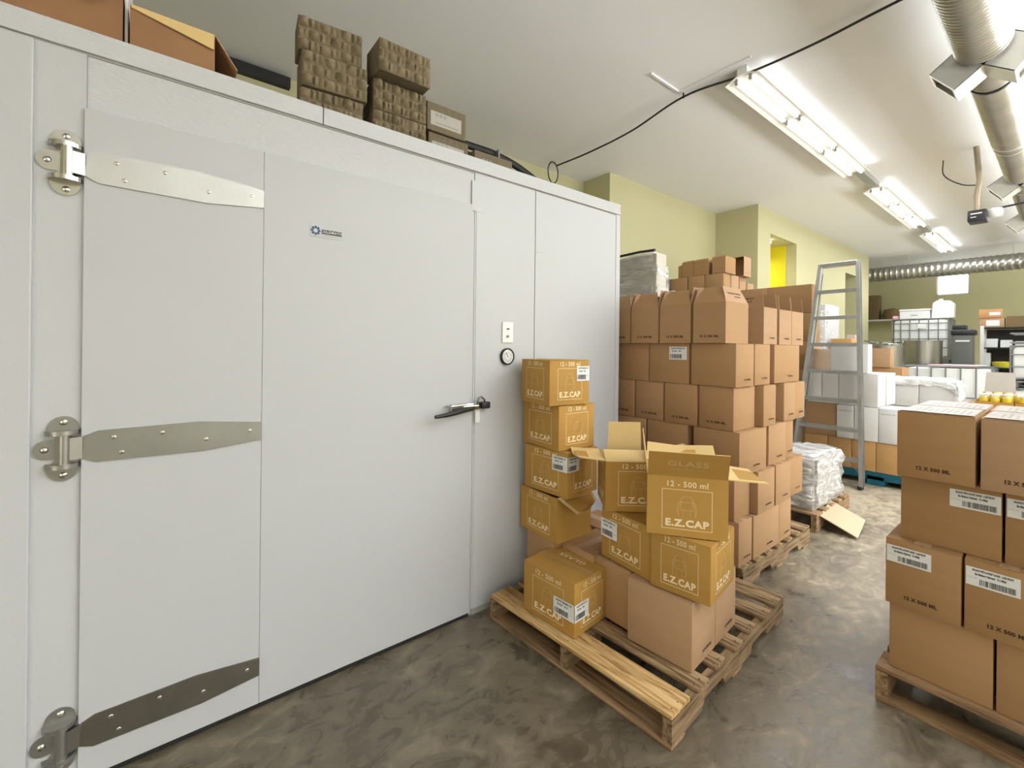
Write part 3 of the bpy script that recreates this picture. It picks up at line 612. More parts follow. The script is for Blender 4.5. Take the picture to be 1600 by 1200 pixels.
# leaning tower by the wall
z4 = 0.4035
t4 = ez('gold bottle box at the foot of the wall-side tower with one flap hanging out', 1.603, 1.640, z4, 0.25, 0.304, 0.236, -0.03, opened=True, faces=('-x',))
flap(t4, '-y', 0.25, 0.304, 0.236, 0.125, 205, kraft, kraft_in, 0.03, skew=0.05, rag=0.05)
z3 = z4 + 0.240
ez('gold bottle box third down in the wall-side tower, sticker folded round its corner', 1.628, 1.592, z3, 0.25, 0.314, 0.236, 0.075, [('-x', 0.314 - 0.105, 0.135, 0.105, 0.078), ('-y', 0.0, 0.135, 0.09, 0.078)])
z2 = z3 + 0.2385
ez('gold bottle box second from the top of the wall-side tower', 1.609, 1.640, z2, 0.262, 0.30, 0.236, -0.035)
z1 = z2 + 0.2385
ez('gold bottle box on the very top of the wall-side tower, sticker at right', 1.548, 1.648, z1, 0.262, 0.268, 0.236, -0.13, [('-y', 0.175, 0.125, 0.085, 0.078)])
# front group
z5 = 0.409
ez('gold bottle box under the big open one, turned slightly, front one at right', 1.688, 0.868, z5, 0.290, 0.250, 0.236, 0.150)
ez('gold bottle box with a white sticker beneath the two open boxes', 1.672, 1.130, z5 - 0.003, 0.25, 0.300, 0.236, -0.10, [('-x', 0.0, 0.10, 0.105, 0.085)])
z6 = z5 + 0.240
# big open box
L, W, H = 0.25, 0.312, 0.245
t = ez('big open gold bottle box at front with its GLASS flap tipped towards the camera', 1.782, 0.847, z6, L, W, H, 0.624, opened=True)
o, R = flap(t, '-x', L, W, H, 0.125, 118, kraft, kraft_in, 0.002)
# lettering on the outer face of that flap
(ox, oy), rz, wd = face_T('-x', L, W)
gm = glass_print(g_print).copy(); gm.transform(Matrix.Rotation(-PI / 2, 4, 'X')); gm.transform(Matrix.Translation((wd / 2, 0.062, 0.0012))); gm.transform(R)
link('printed_lettering', gm, t, (ox, oy, H + 0.001))
flap(t, '+y', L, W, H, 0.15, 97, kraft, kraft_in, 0.012, skew=0.03); flap(t, '-y', L, W, H, 0.15, 183, kraft, kraft_in, 0.02, skew=0.03, rag=0.03)
flap(t, '+x', L, W, H, 0.125, 150, kraft, kraft_in, 0.004, rag=0.02)
t = ez('open gold bottle box left of the big one, one flap standing straight up', 1.893, 1.165, z6 - 0.004, L, W, 0.236, 0.853, opened=True, faces=('-x', '+y'))
flap(t, '-x', L, W, 0.236, 0.125, 14, kraft_in, kraft_in, 0.004); flap(t, '+y', L, W, 0.236, 0.15, 176, kraft, kraft_in, 0.02, skew=0.03, rag=0.02)
flap(t, '+x', L, W, 0.236, 0.15, 88, kraft_in, kraft_in, 0.006, inset=(0.085, 0.045))
flap(t, '-y', L, W, 0.236, 0.13, 160, kraft_in, kraft_in, 0.03)

# ---------------- right-hand stack
RX = 2.315
def rcart(label, x, y0, y1, z, L, mt, st=None, prn=True, H=0.262, group=None):
    W = y1 - y0 - 0.004; t = carton(label, x, y0, z, L, W, H, jit(0.004), mt, group=group)
    if prn: on_face(ml_print(0.0185, 0.92), t, '-x', L, W, W * 0.48, 0.040)
    if st == 'left': on_face(sticker_mesh(0.132, 0.066, True), t, '-x', L, W, 0.004, 0.17)
    if st == 'right': on_face(sticker_mesh(0.132, 0.066, True), t, '-x', L, W, W - 0.134, 0.168)
    return t
HR = 0.2625
rcart('bottom brown carton of the right-hand stack, left one by the aisle', RX + 0.02, 0.166, 0.457, 0.142, 0.22, brown, prn=False)
rcart('bottom brown carton of the right-hand stack, cut by the picture edge', RX + 0.02, -0.13, 0.162, 0.142, 0.22, brown, prn=False)
rcart('bottom brown carton of the right-hand stack beyond the picture edge', RX + 0.02, -0.43, -0.134, 0.142, 0.22, brown, prn=False)
z_ = 0.142 + HR
rcart('second-row brown carton of the right-hand stack, white label, aisle end', RX, 0.246, 0.467, z_, 0.30, brown3, 'left')
rcart('second-row brown carton of the right-hand stack, wide white label, second from the aisle', RX, 0.020, 0.242, z_, 0.30, brown3, 'left')
rcart('second-row brown carton of the right-hand stack beyond the picture edge', RX, -0.206, 0.016, z_, 0.30, brown3, 'left')
z_ += HR
rcart('third-row brown carton of the right-hand stack, label at its top right', RX + 0.045, 0.150, 0.430, z_, 0.22, brown3, 'right', False)
rcart('third-row brown carton of the right-hand stack, label cut by the picture edge', RX + 0.045, -0.14, 0.146, z_, 0.22, brown3, 'left', False)
z_ += HR
rcart('top brown carton of the right-hand stack, left one by the aisle', RX - 0.015, 0.212, 0.432, z_, 0.30, brown3, H=0.255)
rcart('top brown carton of the right-hand stack, second from the aisle', RX - 0.015, -0.018, 0.203, z_, 0.30, brown2, H=0.255)
rcart('top brown carton of the right-hand stack beyond the picture edge', RX - 0.015, -0.248, -0.022, z_, 0.30, brown2, H=0.255)
G = 'cartons inside the right-hand stack'
for k, xx in enumerate((2.66,)):
    for q, zz in enumerate((0.142, 0.142 + HR, 0.142 + 2 * HR)):
        for j, (a, b) in enumerate(((0.212, 0.43), (-0.018, 0.206))):
            rcart('brown carton behind the front of the right-hand stack, %s, %s' % (('bottom', 'second row', 'third row')[q], ('aisle end', 'right')[j]), xx, a, b, zz, 0.23, brown, prn=False, group=G)
for k, xx in enumerate((2.605,)):
    for j, (a, b) in enumerate(((0.212, 0.425), (-0.018, 0.206))):
        rcart('top carton of the right-hand stack, %s rank, %s' % (('middle', 'far')[k], ('aisle side', 'picture-edge side')[j]), xx, a, b, z_ + (0.0 if k else 0.0), 0.298, brown2, prn=False, H=0.257)

pl_m = mat('pale_top_label', (0.40, 0.35, 0.31), 0.45, var=(0.48, 0.44, 0.41), vscale=6)
for o in [o for o in COL.objects if o.get('label', '').startswith('top ') and 'right-hand stack' in o['label']]:
    mb = MB(); mb.box(-0.142, 0.142, -0.104, 0.100, 0, 0.0006, pl_m); rnd = random.Random(3)
    for i in range(9): y0 = -0.085 + i * 0.018; mb.box(-0.095, -0.095 + rnd.uniform(0.10, 0.20), y0, y0 + 0.006, 0.0006, 0.0009, mat('faded_ink', (0.33, 0.30, 0.28), 0.6))
    mb.build('label_sticker', o, False, (0, 0, 0.258))
# ================================================================== LIGHT FIXTURES
def fixture(label, x0, x1, y=1.965, z=4.0, dark=None):
    t = thing('fluorescent_light', label, 'light', ((x0 + x1) / 2, y, z)); h = (x1 - x0) / 2
    MB().prism([(-0.16, 0.0), (-0.045, 0.055), (-0.045, 0.118), (0.045, 0.118), (0.045, 0.055), (0.16, 0.0), (0.157, -0.004), (0.04, 0.045), (-0.04, 0.045), (-0.157, -0.004)], -h, h, fixture_m, Matrix.Rotation(PI / 2, 4, 'Z')).build('reflector', t)
    n = max(1, round((x1 - x0) / 1.22)); d = 2 * h / n
    for i in range(n):
        a = -h + i * d + 0.05; b = -h + (i + 1) * d - 0.05
        for s in (-1, 1):
            MB().tube([(a, s * 0.065, 0.012), (b, s * 0.065, 0.012)], 0.019, tube_m, 10).build('tube', t, True)
            for q in (a - 0.03, b): B(q, q + 0.03, s * 0.065 - 0.012, s * 0.065 + 0.012, -0.012, 0.05, fixture_d).build('socket', t)
    return t
fixture('nearest fluorescent ceiling light, longest, with three pairs of tubes', 4.31, 7.95)
fixture('middle fluorescent ceiling light in the row', 8.95, 12.35)
fixture('farthest fluorescent ceiling light by the back wall', 13.2, 15.9)
for i, (a, b) in enumerate(((7.96, 8.94), (12.36, 13.19))):
    o = B(-(b - a) / 2, (b - a) / 2, -0.055, 0.055, 0, 0.07, fixture_d, ch=0.006).build('wiring_channel', None, False, ((a + b) / 2, 1.965, 4.048))
    tag(o, 'unlit grey channel joining the %s ceiling lights' % ('nearest and middle', 'middle and farthest')[i], 'light channel')
for i, (a, b) in enumerate(((-3.4, 0.2), (0.8, 4.4), (5.2, 8.8), (9.6, 13.2), (13.8, 17.4))):  # unseen fixtures added to carry the fill lights
    fixture('added hanging fill light outside the picture on the camera side, %s from the entrance' % ('first', 'second', 'third', 'fourth', 'fifth')[i], a, b, y=-3.0, z=2.2)
# ================================================================== DUCTS
def duct_mesh(L, r, pitch=0.045, amp=0.006, n=28):
    mb = MB(); prof = []; k = int(L / pitch * 4)
    for i in range(k + 1):
        prof.append((r + amp * (1 if i % 4 == 1 else 0.25 if i % 4 == 2 else 0), i * L / k))
    mb.lathe(prof, galv, n); mb.lathe([(r - 0.004, 0), (r - 0.004, L)], galv, n)
    return mb.mesh('duct_section', True)
RX90 = (0, PI / 2, 0)
DY, DZ = 0.43, 3.77
dt = thing('main_duct', 'big corrugated silver duct running along the ceiling at top right', 'duct', (0.6, DY, DZ))
segs = [(-2.2, 1.78 + 1.95, 0.150), (3.95, 4.75 + 2.0, 0.132), (6.95, 8.9, 0.118), (9.1, 14.8, 0.115)]
x = -2.2
cuts = [(-2.2, 4.85, 0.156), (5.18, 7.22, 0.142), (7.26, 8.8, 0.136), (9.12, 11.5, 0.130), (11.8, 15.9, 0.125)]
for a, b, r in cuts: link('duct_section', duct_mesh(b - a, r), dt, (a - 0.6, 0, 0), RX90)
jn = MB()
for a, b, r in ((4.85, 5.18, 0.125), (7.22, 7.26, 0.150), (8.8, 9.12, 0.118), (11.5, 11.8, 0.11)):
    MB().lathe([(r * 0.7, a), (r, a), (r, b), (r * 0.7, b)], galv_w, 24).build('joint_collar', dt, True, (-0.6, 0, 0), RX90)
for x_, r in ((5.5, 0.149), (7.42, 0.145), (9.4, 0.138), (1.4, 0.164)):
    MB().lathe([(r, -0.014), (r + 0.004, -0.012), (r + 0.004, 0.012), (r, 0.014)], dark_metal if x_ == 5.5 else galv_w, 28).build('band', dt, True, (x_ - 0.6, 0, 0), RX90)
for x_ in (1.4, 5.5, 9.4, 12.5): B(-0.012, 0.012, -0.001, 0.001, 0.10, CH - DZ, galv_w).build('hanger_strap', dt, False, (x_ - 0.6, 0, 0))
def boot(x, side, s=1.0, k=0):
    t = Matrix.Rotation(side * math.radians(128), 4, 'X'); mb = MB(); a = 0.105 * s; L0, L1 = 0.06, 0.255 * s; w_ = 0.006
    mb.box(-a, a, -a, -a + w_, L0, L1, galv_w, t); mb.box(-a, a, a - w_, a, L0, L1, galv_w, t); mb.box(-a, -a + w_, -a, a, L0, L1, galv_w, t); mb.box(a - w_, a, -a, a, L0, L1, galv_w, t)
    e = 0.022
    for q in ((-a, a, -a, -a + e), (-a, a, a - e, a), (-a, -a + e, -a + e, a - e), (a - e, a, -a + e, a - e)): mb.box(*q, L1, L1 + 0.004, fixture_m, t)
    mb.box(-a + w_, a - w_, -a + w_, a - w_, L1 - 0.03, L1 - 0.02, galv, t)
    mb.build('outlet_boot', dt, False, (x - 0.6, 0, 0))
for x_, s in ((5.02, 1.15), (8.97, 1.15), (11.65, 1.15)):
    boot(x_, -1, s); boot(x_, 1, s)
# back duct, crossing under the back wall
bdt = thing('rear_duct', 'long corrugated silver duct hanging across the back wall', 'duct', (16.4, 0.0, 3.66))
link('duct_section', duct_mesh(7.6, 0.195, 0.12, 0.016), bdt, (0, -3.8, 0), (-PI / 2, 0, 0))
MB().lathe([(0.001, 0.0), (0.19, 0.0), (0.205, -0.03), (0.205, 0.03)], galv_w, 24).build('end_cap', bdt, True, (0, 3.8, 0), (-PI / 2, 0, 0))
for y_ in (2.85, 0.9, -1.0): B(-0.012, 0.012, -0.004, 0.004, 0.2, CH - 3.66, galv_w).build('hanger_rod', bdt, False, (0, y_, 0))
# ================================================================== CEILING CABLE, HOSE
def catmull(pts, n=10):
    P = [Vector(p) for p in pts]; P = [P[0] * 2 - P[1]] + P + [P[-1] * 2 - P[-2]]; out = []
    for i in range(1, len(P) - 2):
        for k in range(n):
            t = k / n; out.append(0.5 * ((2 * P[i]) + (P[i + 1] - P[i - 1]) * t + (2 * P[i - 1] - 5 * P[i] + 4 * P[i + 1] - P[i + 2]) * t * t + (3 * P[i] - P[i - 1] - 3 * P[i + 1] + P[i + 2]) * t ** 3))
    out.append(P[-2]); return out
cb = thing('black_cable', 'long thin black cable sagging across the ceiling to a loop above the cooler', 'cable', (4.4, 2.5, 4.08))
pts = [(4.1, -1.2, 4.05), (4.27, 0.0, 4.06), (4.32, 0.88, 4.055), (4.36, 1.4, 4.05), (4.345, 1.95, 4.055), (4.28, 2.55, 4.08), (4.40, 3.3, 4.04), (4.44, 4.0, 4.035), (4.42, 4.60, 4.04)]
cl = [Vector((4.42 - 0.0, 4.66, 3.965)) + Vector((0.10 * math.sin(a), 0.02, 0.155 * math.cos(a))) for a in [i * 2 * PI / 14 for i in range(0, 30)]]
pts2 = [Vector(p) for p in catmull(pts, 8)]
mb = MB(); mb.tube([p - Vector((4.4, 2.5, 4.08)) for p in pts2], 0.011, rubber, 6); mb.build('cable', cb, True)
mb = MB(); mb.tube([p - Vector((4.4, 2.5, 4.08)) for p in cl[:16]], 0.009, rubber, 6); mb.build('loop', cb, True)
MB().tube([(-0.12, 0.05, -0.015), (-0.12, 0.05, 0.04)], 0.008, rubber, 6).build('hook', cb)
hs = thing('black_hose', 'pair of black hoses curving down behind the white cooler top', 'hose', (3.6, 4.4, 2.6))
for k, (dy, dz, r) in enumerate(((0, 0, 0.045), (0.0, -0.10, 0.028))):
    pts = [Vector(p) + Vector((0, dy, dz)) for p in ((2.4, 4.5, 3.84), (2.9, 4.5, 3.84), (3.21, 4.5, 3.84), (3.60, 4.5, 3.78), (3.95, 4.5, 3.66), (4.18, 4.5, 3.52), (4.34, 4.5, 3.2), (4.38, 4.5, 2.3), (4.38, 4.6, 0.12))]
    MB().tube([p - Vector((3.6, 4.4, 2.6)) for p in catmull(pts, 6)], r, rubber, 8).build('hose', hs, True)
for q in ((3.24, 3.79), (4.03, 3.53)): MB().tube([(q[0] - 3.6, 0.05, q[1] - 2.6 + 0.09), (q[0] - 3.6 + .02, 0.05, q[1] - 2.6 - 0.10)], 0.052, alu, 10).build('clip', hs, True) if False else B(-0.012, 0.012, -0.05, 0.05, -0.12, 0.055, alu).build('clip', hs, False, (q[0] - 3.6, 0.05, q[1] - 2.6 + 0.02))

# ================================================================== ON TOP OF THE COOLER
TOPZ = 2.425
def tray_bundle(label, x, y, z, w_, d, h, tilt=0.0, nx=6, nz=3):
    t = thing('pulp_tray_bundle', label, 'tray bundle', (x, y, z), tilt)
    B(0, w_, 0.012, d, 0, h, pulp2, ch=0.004).build('bundle_core', t)
    mb = MB(); NX, NZ = nx * 6, nz * 6; vs = []
    rnd = random.Random(int(x * 1000) + int(z * 100))
    amp = [[rnd.uniform(0.5, 1.15) for _ in range(nz)] for _ in range(nx)]
    for j in range(NZ + 1):
        for i in range(NX + 1):
            u, v = i / NX, j / NZ; ci = min(nx - 1, int(u * nx)); cj = min(nz - 1, int(v * nz))
            a = abs(math.sin(u * nx * PI)) ** 0.7 * abs(math.sin(v * nz * PI)) ** 0.6 * amp[ci][cj]
            if (ci + cj) % 2: a = a * (1.0 - 0.75 * abs(math.sin(u * nx * PI)) ** 5)
            vs.append((u * w_ + rnd.uniform(-.0015, .0015), 0.016 - 0.032 * a + rnd.uniform(-.002, .002), v * h))
    fs = [(j * (NX + 1) + i, j * (NX + 1) + i + 1, (j + 1) * (NX + 1) + i + 1, (j + 1) * (NX + 1) + i) for j in range(NZ) for i in range(NX)]
    mb.add(vs, fs, pulp); mb.build('tray_face', t, True); return t
tray_bundle('moulded pulp tray bundle on the cooler, topmost of the left pile', 0.455, 2.12, TOPZ + 0.314, 0.275, 0.15, 0.150, -0.12)
tray_bundle('moulded pulp tray bundle on the cooler, middle of the left pile', 0.470, 2.11, TOPZ + 0.157, 0.285, 0.18, 0.155, -0.10)
tray_bundle('moulded pulp tray bundle on the cooler, bottom of the left pile', 0.467, 2.13, TOPZ, 0.275, 0.18, 0.155, -0.12)
tray_bundle('moulded pulp tray bundle on the cooler, topmost of the right pile, jutting forward', 0.785, 2.01, TOPZ + 0.30, 0.265, 0.18, 0.150, 0.0)
tray_bundle('moulded pulp tray bundle on the cooler, second of the right pile', 0.788, 2.09, TOPZ + 0.150, 0.275, 0.2, 0.147, -0.05)
tray_bundle('moulded pulp tray bundle on the cooler, bottom of the right pile', 0.788, 2.09, TOPZ, 0.275, 0.2, 0.147, -0.05)
def lab_box(label, x, y, z, L, D, H, yaw=0):
    t = thing('labelled_carton', label, 'box', (x, y, z), yaw); B(0, L, 0, D, 0, H, pulp2, ch=0.004).build('body', t)
    mb = MB(); mb.box(0.02, L - 0.03, -0.002, -0.0008, 0.03, H - 0.045, mat('aged_label', (0.36, 0.34, 0.30), 0.6)); rnd = random.Random(2)
    for i in range(3): mb.box(0.05 + i * 0.025, 0.065 + i * 0.025, -0.003, -0.002, H * 0.55, H * 0.55 + 0.014, inkg)
    mb.box(0.05, L - 0.05, -0.003, -0.002, H * 0.3, H * 0.3 + 0.004, inkg); mb.build('label_sticker', t); return t
lab_box('grey-brown wrapped carton with a long white label beside the pulp tray piles', 1.085, 2.12, TOPZ + 0.15, 0.24, 0.3, 0.15)
lab_box('grey-brown wrapped carton with a white label under the first labelled one', 1.10, 2.13, TOPZ, 0.25, 0.3, 0.145)
lab_box('low grey-brown wrapped carton with a white label near the black hoses', 1.375, 2.10, TOPZ, 0.27, 0.3, 0.115)
brown_d = mat('darker_brown_cardboard', (0.23, 0.115, 0.05), 0.7, var=(0.30, 0.155, 0.07), vscale=4)
# open cartons above the hinge side
t = carton('open brown carton on the cooler with a pale front flap folded down, above the door', -0.10, 2.03, TOPZ, 0.245, 0.30, 0.17, 0.0, brown_d, opened=True)
flap(t, '-y', 0.245, 0.30, 0.17, 0.012, 263, kraft_in, kraft_in, 0.002, skew=-0.05); flap(t, '+x', 0.245, 0.30, 0.17, 0.12, 172 + 60, brown, brown_in, 0.02)
flap(t, '+y', 0.245, 0.30, 0.17, 0.07, 70, brown2, kraft_in, 0.01)
t = carton('open brown carton in the top left corner holding something red', -0.62, 2.05, TOPZ, 0.50, 0.34, 0.22, 0.0, brown_d, opened=True)
flap(t, '-y', 0.50, 0.34, 0.22, 0.10, 215, brown2, kraft_in, 0.02); flap(t, '+x', 0.50, 0.34, 0.22, 0.12, 80, brown2, kraft_in, 0.02)
o = MB().lathe([(0.001, 0), (0.10, 0), (0.11, 0.02), (0.11, 0.22), (0.08, 0.26), (0.001, 0.27)], red_p, 20).build('red_canister', None, True, (-0.22, 2.2, TOPZ + 0.006)); tag(o, 'red canister standing in the open carton at top left', 'canister')
o = B(0, 0.010, 0, 0.30, 0, 0.36, w_card, ch=0.003).build('leaning_board', None, False, (-0.116, 2.06, TOPZ + 0.002), (0, 0, 0))
tag(o, 'thin white board standing between the two open cartons on the cooler', 'board')

# ================================================================== LADDER (folded, leaning)
ld = thing('step_ladder', 'tall folded aluminium step ladder leaning against the wrapped goods', 'ladder', (5.62, 1.64, 0))
lean = math.atan2(0.40, 2.42); Ht = 2.45
def lp(y, s, d=0.0): return Vector((math.sin(lean) * s + d * math.cos(lean), y, math.cos(lean) * s - d * math.sin(lean)))
def bar(p, q, wx, wy, mt, mb=None):
    mb = mb or MB(); p, q = Vector(p), Vector(q); z = (q - p).normalized(); y = (Vector((0, 1, 0)) - z * z.y).normalized(); x = y.cross(z)
    T = Matrix((x, y, z)).transposed().to_4x4(); T.translation = p; mb.box(-wx / 2, wx / 2, -wy / 2, wy / 2, 0, (q - p).length, mt, T); return mb
def halfw(s): return 0.31 - 0.145 * s / Ht
for sg in (-1, 1):
    r1 = MB(); a = lp(sg * halfw(0.03), 0.03); b = lp(sg * halfw(Ht), Ht)
    bar(a, b, 0.075, 0.006, alu, r1); off = Vector((0.035, -sg * 0.012, 0)); bar(a - off, b - off, 0.006, 0.036, alu, r1); off = Vector((-0.035, -sg * 0.012, 0)); bar(a - off, b - off, 0.006, 0.036, alu, r1)
    r1.build('front_rail', ld)
    a = lp(sg * (halfw(0.03) - 0.0) , 0.04, 0.085); b = lp(sg * halfw(Ht - 0.1), Ht - 0.1, 0.060); bar(a, b, 0.04, 0.022, alu).build('rear_rail', ld)
    ft = MB(); ft.box(-0.045, 0.045, -0.018, 0.018, 0, 0.035, rubber); ft.build('foot', ld, False, (0.0, sg * halfw(0), 0.0))
    sb = MB(); bar(lp(sg * (halfw(1.55) + 0.006), 1.55, 0.0), lp(sg * (halfw(1.9) + 0.006), 1.9, 0.05), 0.018, 0.003, dark_metal, sb); sb.build('spreader_bar', ld)
    br = MB(); bar(lp(sg * (halfw(0.16) - 0.005), 0.16), lp(sg * (halfw(0.3) - 0.13), 0.30), 0.03, 0.004, alu, br); br.build('brace', ld)
for k in range(7):
    s = 0.305 * (k + 1); hw = halfw(s) - 0.004; c = lp(0, s)
    mb = MB(); mb.box(c.x - 0.045, c.x + 0.04, -hw, hw, c.z - 0.003, c.z + 0.003, alu); mb.box(c.x - 0.047, c.x - 0.043, -hw, hw, c.z - 0.036, c.z + 0.003, alu); mb.box(c.x + 0.036, c.x + 0.04, -hw, hw, c.z - 0.03, c.z, alu); mb.build('step', ld)
c = lp(0, Ht); B(c.x - 0.05, c.x + 0.10, -0.175, 0.175, c.z - 0.03, c.z + 0.006, alu, ch=0.004).build('top_cap', ld)

# ================================================================== WRAPPED LOW BUNDLE
def wrapped(label, x, y, z, L, W, H, core, m_wrap=None, yaw=0, amp=0.02, seed=1, boxes=None, name='wrapped_bundle', cat='bundle', group=None):
    t = thing(name, label, cat, (x + L / 2, y + W / 2, z), yaw, group)
    if core: B(-L / 2 + 0.02, L / 2 - 0.02, -W / 2 + 0.02, W / 2 - 0.02, 0, H - 0.02, core, ch=0.006).build('contents', t)
    bm = bmesh.new(); bmesh.ops.create_cube(bm, size=1); bmesh.ops.bevel(bm, geom=list(bm.edges), offset=0.06, segments=2, affect='EDGES')
    bmesh.ops.subdivide_edges(bm, edges=list(bm.edges), cuts=5, use_grid_fill=True); rnd = random.Random(seed); ph = [rnd.uniform(0, 6) for _ in range(6)]
    for v in bm.verts:
        c = v.co.copy(); n = c.normalized(); d = amp * (math.sin(c.z * 19 + c.x * 9 + c.y * 7 + ph[0]) * 0.5 + math.sin(c.x * 23 - c.z * 11 + ph[1]) * 0.3 + rnd.uniform(-0.4, 0.4))
        v.co = Vector((c.x * L, c.y * W, (c.z + 0.5) * H)) + Vector((n.x, n.y, n.z * (0.6 if c.z > 0 else 0.0))) * d
        if v.co.z < 0.002: v.co.z = 0.002
    me = bpy.data.meshes.new('plastic_wrap'); bm.to_mesh(me); bm.free(); me.materials.append(m_wrap or wrap); me.polygons.foreach_set('use_smooth', [True] * len(me.polygons))
    link('plastic_wrap', me, t); return t
bundle_core = mat('bundle_core', (0.40, 0.36, 0.32), 0.6, var=(0.55, 0.52, 0.48), vscale=9, stretch=(1, 1, 4))
wrapped('low bundle tightly wrapped in shiny clear plastic beside the tall stack', 4.03, 1.24, 0.142, 0.70, 0.36, 0.43, bundle_core, amp=0.03, seed=4, m_wrap=film('stretch_wrap_shiny', 0.6, (0.80, 0.81, 0.83), 0.1, 10))
o = B(0, 0.42, 0, 0.26, 0, 0.006, mat('loose_card_sheet', (0.48, 0.39, 0.26), 0.7)).build('cardboard_sheet', None, False, (4.10, 0.985, 0.012), (math.radians(24), math.radians(-3), 0.12)); tag(o, 'loose pale cardboard sheet sticking out from under the wrapped bundle', 'cardboard sheet')

# ================================================================== LARGE WRAPPED CARTON LOAD behind the tall stack (by the ladder)
GX, GY = 6.15, 1.95
for r in range(6):
    for c in range(2):
        lab = 'dull brown carton in the big load left of the ladder, row %s, %s' % (('six', 'five', 'four', 'three', 'two', 'one')[r], ('aisle side', 'wall side')[c])
        t = carton(lab, GX, GY + c * 0.50, 0.142 + r * 0.348, 0.30, 0.497, 0.345, 0, brown3)
tray = pallet('wooden pallet under the big brown load left of the ladder', 6.13, 1.945, 0.45, 1.04, 0, nb=4)
# ---------------- wrapped tall load just past the cooler corner
wrapped('tall grey-wrapped load rising behind the cooler corner', 4.0, 2.66, 0.0, 0.22, 1.0, 2.44, mat('wrapped_grey', (0.50, 0.46, 0.40), 0.5, var=(0.62, 0.58, 0.52), vscale=5, stretch=(1, 1, 5)), film('stretch_wrap_flat', 0.35, (0.80, 0.78, 0.75), 0.25, 4, 0.12, 5), 0, 0.012, 9, name='wrapped_pallet_load', cat='load')
o = MB().tube([(0.03, 0.0, 0.0), (0.04, 0.2, 0.012), (0.02, 0.45, 0.0), (0.04, 0.8, 0.005)], 0.014, rubber, 8).build('black_strip', None, True, (4.02, 2.72, 2.46)); tag(o, 'thin black strip lying along the top of the grey-wrapped load', 'strip')
# ---------------- far upper stack near the wall
lx = 6.5; q_ = 6.5 / 6.3
t = wrapped('big wrapped pallet load under the small cartons near the yellow wall', lx + 0.02, 3.05, 0.0, 0.80, 1.25, 2.235, brown2, wrap_d, 0, 0.008, 12, name='wrapped_pallet_load', cat='load')
for i, (a, b) in enumerate(((3.098, 3.375), (3.385, 3.645), (3.66, 3.94), (3.955, 4.14))):
    plain('small brown carton, lower row atop the far load, %s from the right' % ('first', 'second', 'third', 'fourth')[i], lx, a * q_, 2.245, 0.21, (b - a) * q_, 0.315, 0, brown if i < 3 else mat('mauve_card', (0.34, 0.27, 0.28), 0.7))
for j, (a, b) in enumerate(((6.53, 6.765), (6.795, 7.0), (7.05, 7.26))):
    plain('small brown carton, lower row of the far load, %s behind its right end' % ('first', 'second', 'third')[j], a * q_, 3.098 * q_, 2.245, (b - a) * q_, 0.28, 0.31 - 0.07 * (j == 2), 0, brown2)
for i, (a, b) in enumerate(((3.33, 3.55), (3.555, 3.745), (3.75, 3.81))):
    h = 0.235 - 0.05 * (i == 2)
    t = plain('open-topped small brown carton crowning the far load, %s from the left' % ('third', 'second', 'first')[i], lx, a * q_, 2.562, 0.20, (b - a) * q_, h, 0, brown3, opened=True, mi=brown_in)
    flap(t, '-x', 0.20, (b - a) * q_, h, 0.06, 25, brown3, brown_in, 0.015)
t = plain('open-topped small brown carton crowning the far load, just past the gap', lx, 3.075 * q_, 2.562, 0.32, 0.20, 0.245, 0.0, brown3, opened=True, mi=brown_in); flap(t, '-x', 0.32, 0.20, 0.245, 0.06, 25, brown3, brown_in, 0.03)
t = thing('tipped_carton', 'small brown carton lying on its side with its open mouth showing, topmost right', 'box', (7.12, 3.30, 2.562))
me = open_body(0.30, 0.34, 0.24, brown2, brown_in); me.transform(Matrix.Translation((0.12, 0, 0.15)) @ Matrix.Rotation(-PI / 2, 4, 'Y')); link('body', me, t)
t = thing('storage_bin', 'white lidded bin seen between the wrapped load and the small cartons', 'bin', (5.9, 3.75, 2.06))
B(-0.15, 0.15, -0.2, 0.2, 0, 0.16, bluegrey, ch=0.01).build('bin_body', t); B(-0.16, 0.16, -0.21, 0.21, 0.16, 0.20, w_card, ch=0.01).build('lid', t)
wrapped('mauve-grey wrapped stack carrying the white lidded bin', 5.68, 3.50, 0.0, 0.46, 0.5, 2.055, mat('mauve_card', (0.34, 0.27, 0.28), 0.7), wrap_d, 0, 0.006, 3, name='wrapped_stack', cat='stack')

# ================================================================== WHITE GOODS ON TEAL PALLET
TX = 5.92
tp = thing('plastic_pallet', 'teal plastic pallet under the white and brown cartons by the ladder', 'pallet', (TX, 0.62, 0))
mb = MB(); mb.box(0, 0.75, 0, 1.32, 0.10, 0.14, teal)
mb.build('deck', tp)
for y_ in (0, 0.58, 1.16):
    for x_ in (0, 0.3, 0.6): B(x_, x_ + 0.15, y_, y_ + 0.15, 0, 0.10, teal, ch=0.004).build('foot', tp)
B(0, 0.02, 0.15, 1.16, 0.06, 0.10, teal).build('rim', tp)
for i, (a, b) in enumerate(((1.09, 1.27), (1.275, 1.48), (1.485, 1.70), (1.705, 1.93), (0.82, 1.085))):
    carton('tan carton in the bottom row on the teal pallet, %s' % ('right of the ladder rail', 'behind the ladder rail', 'between the ladder rails', 'left between the ladder rails', 'rightmost, half hidden')[i], TX, a, 0.142, 0.36, b - a, 0.315, 0, mat('tan_cardboard', (0.47, 0.27, 0.10), 0.72, var=(0.51, 0.30, 0.12), vscale=2), tape=False)
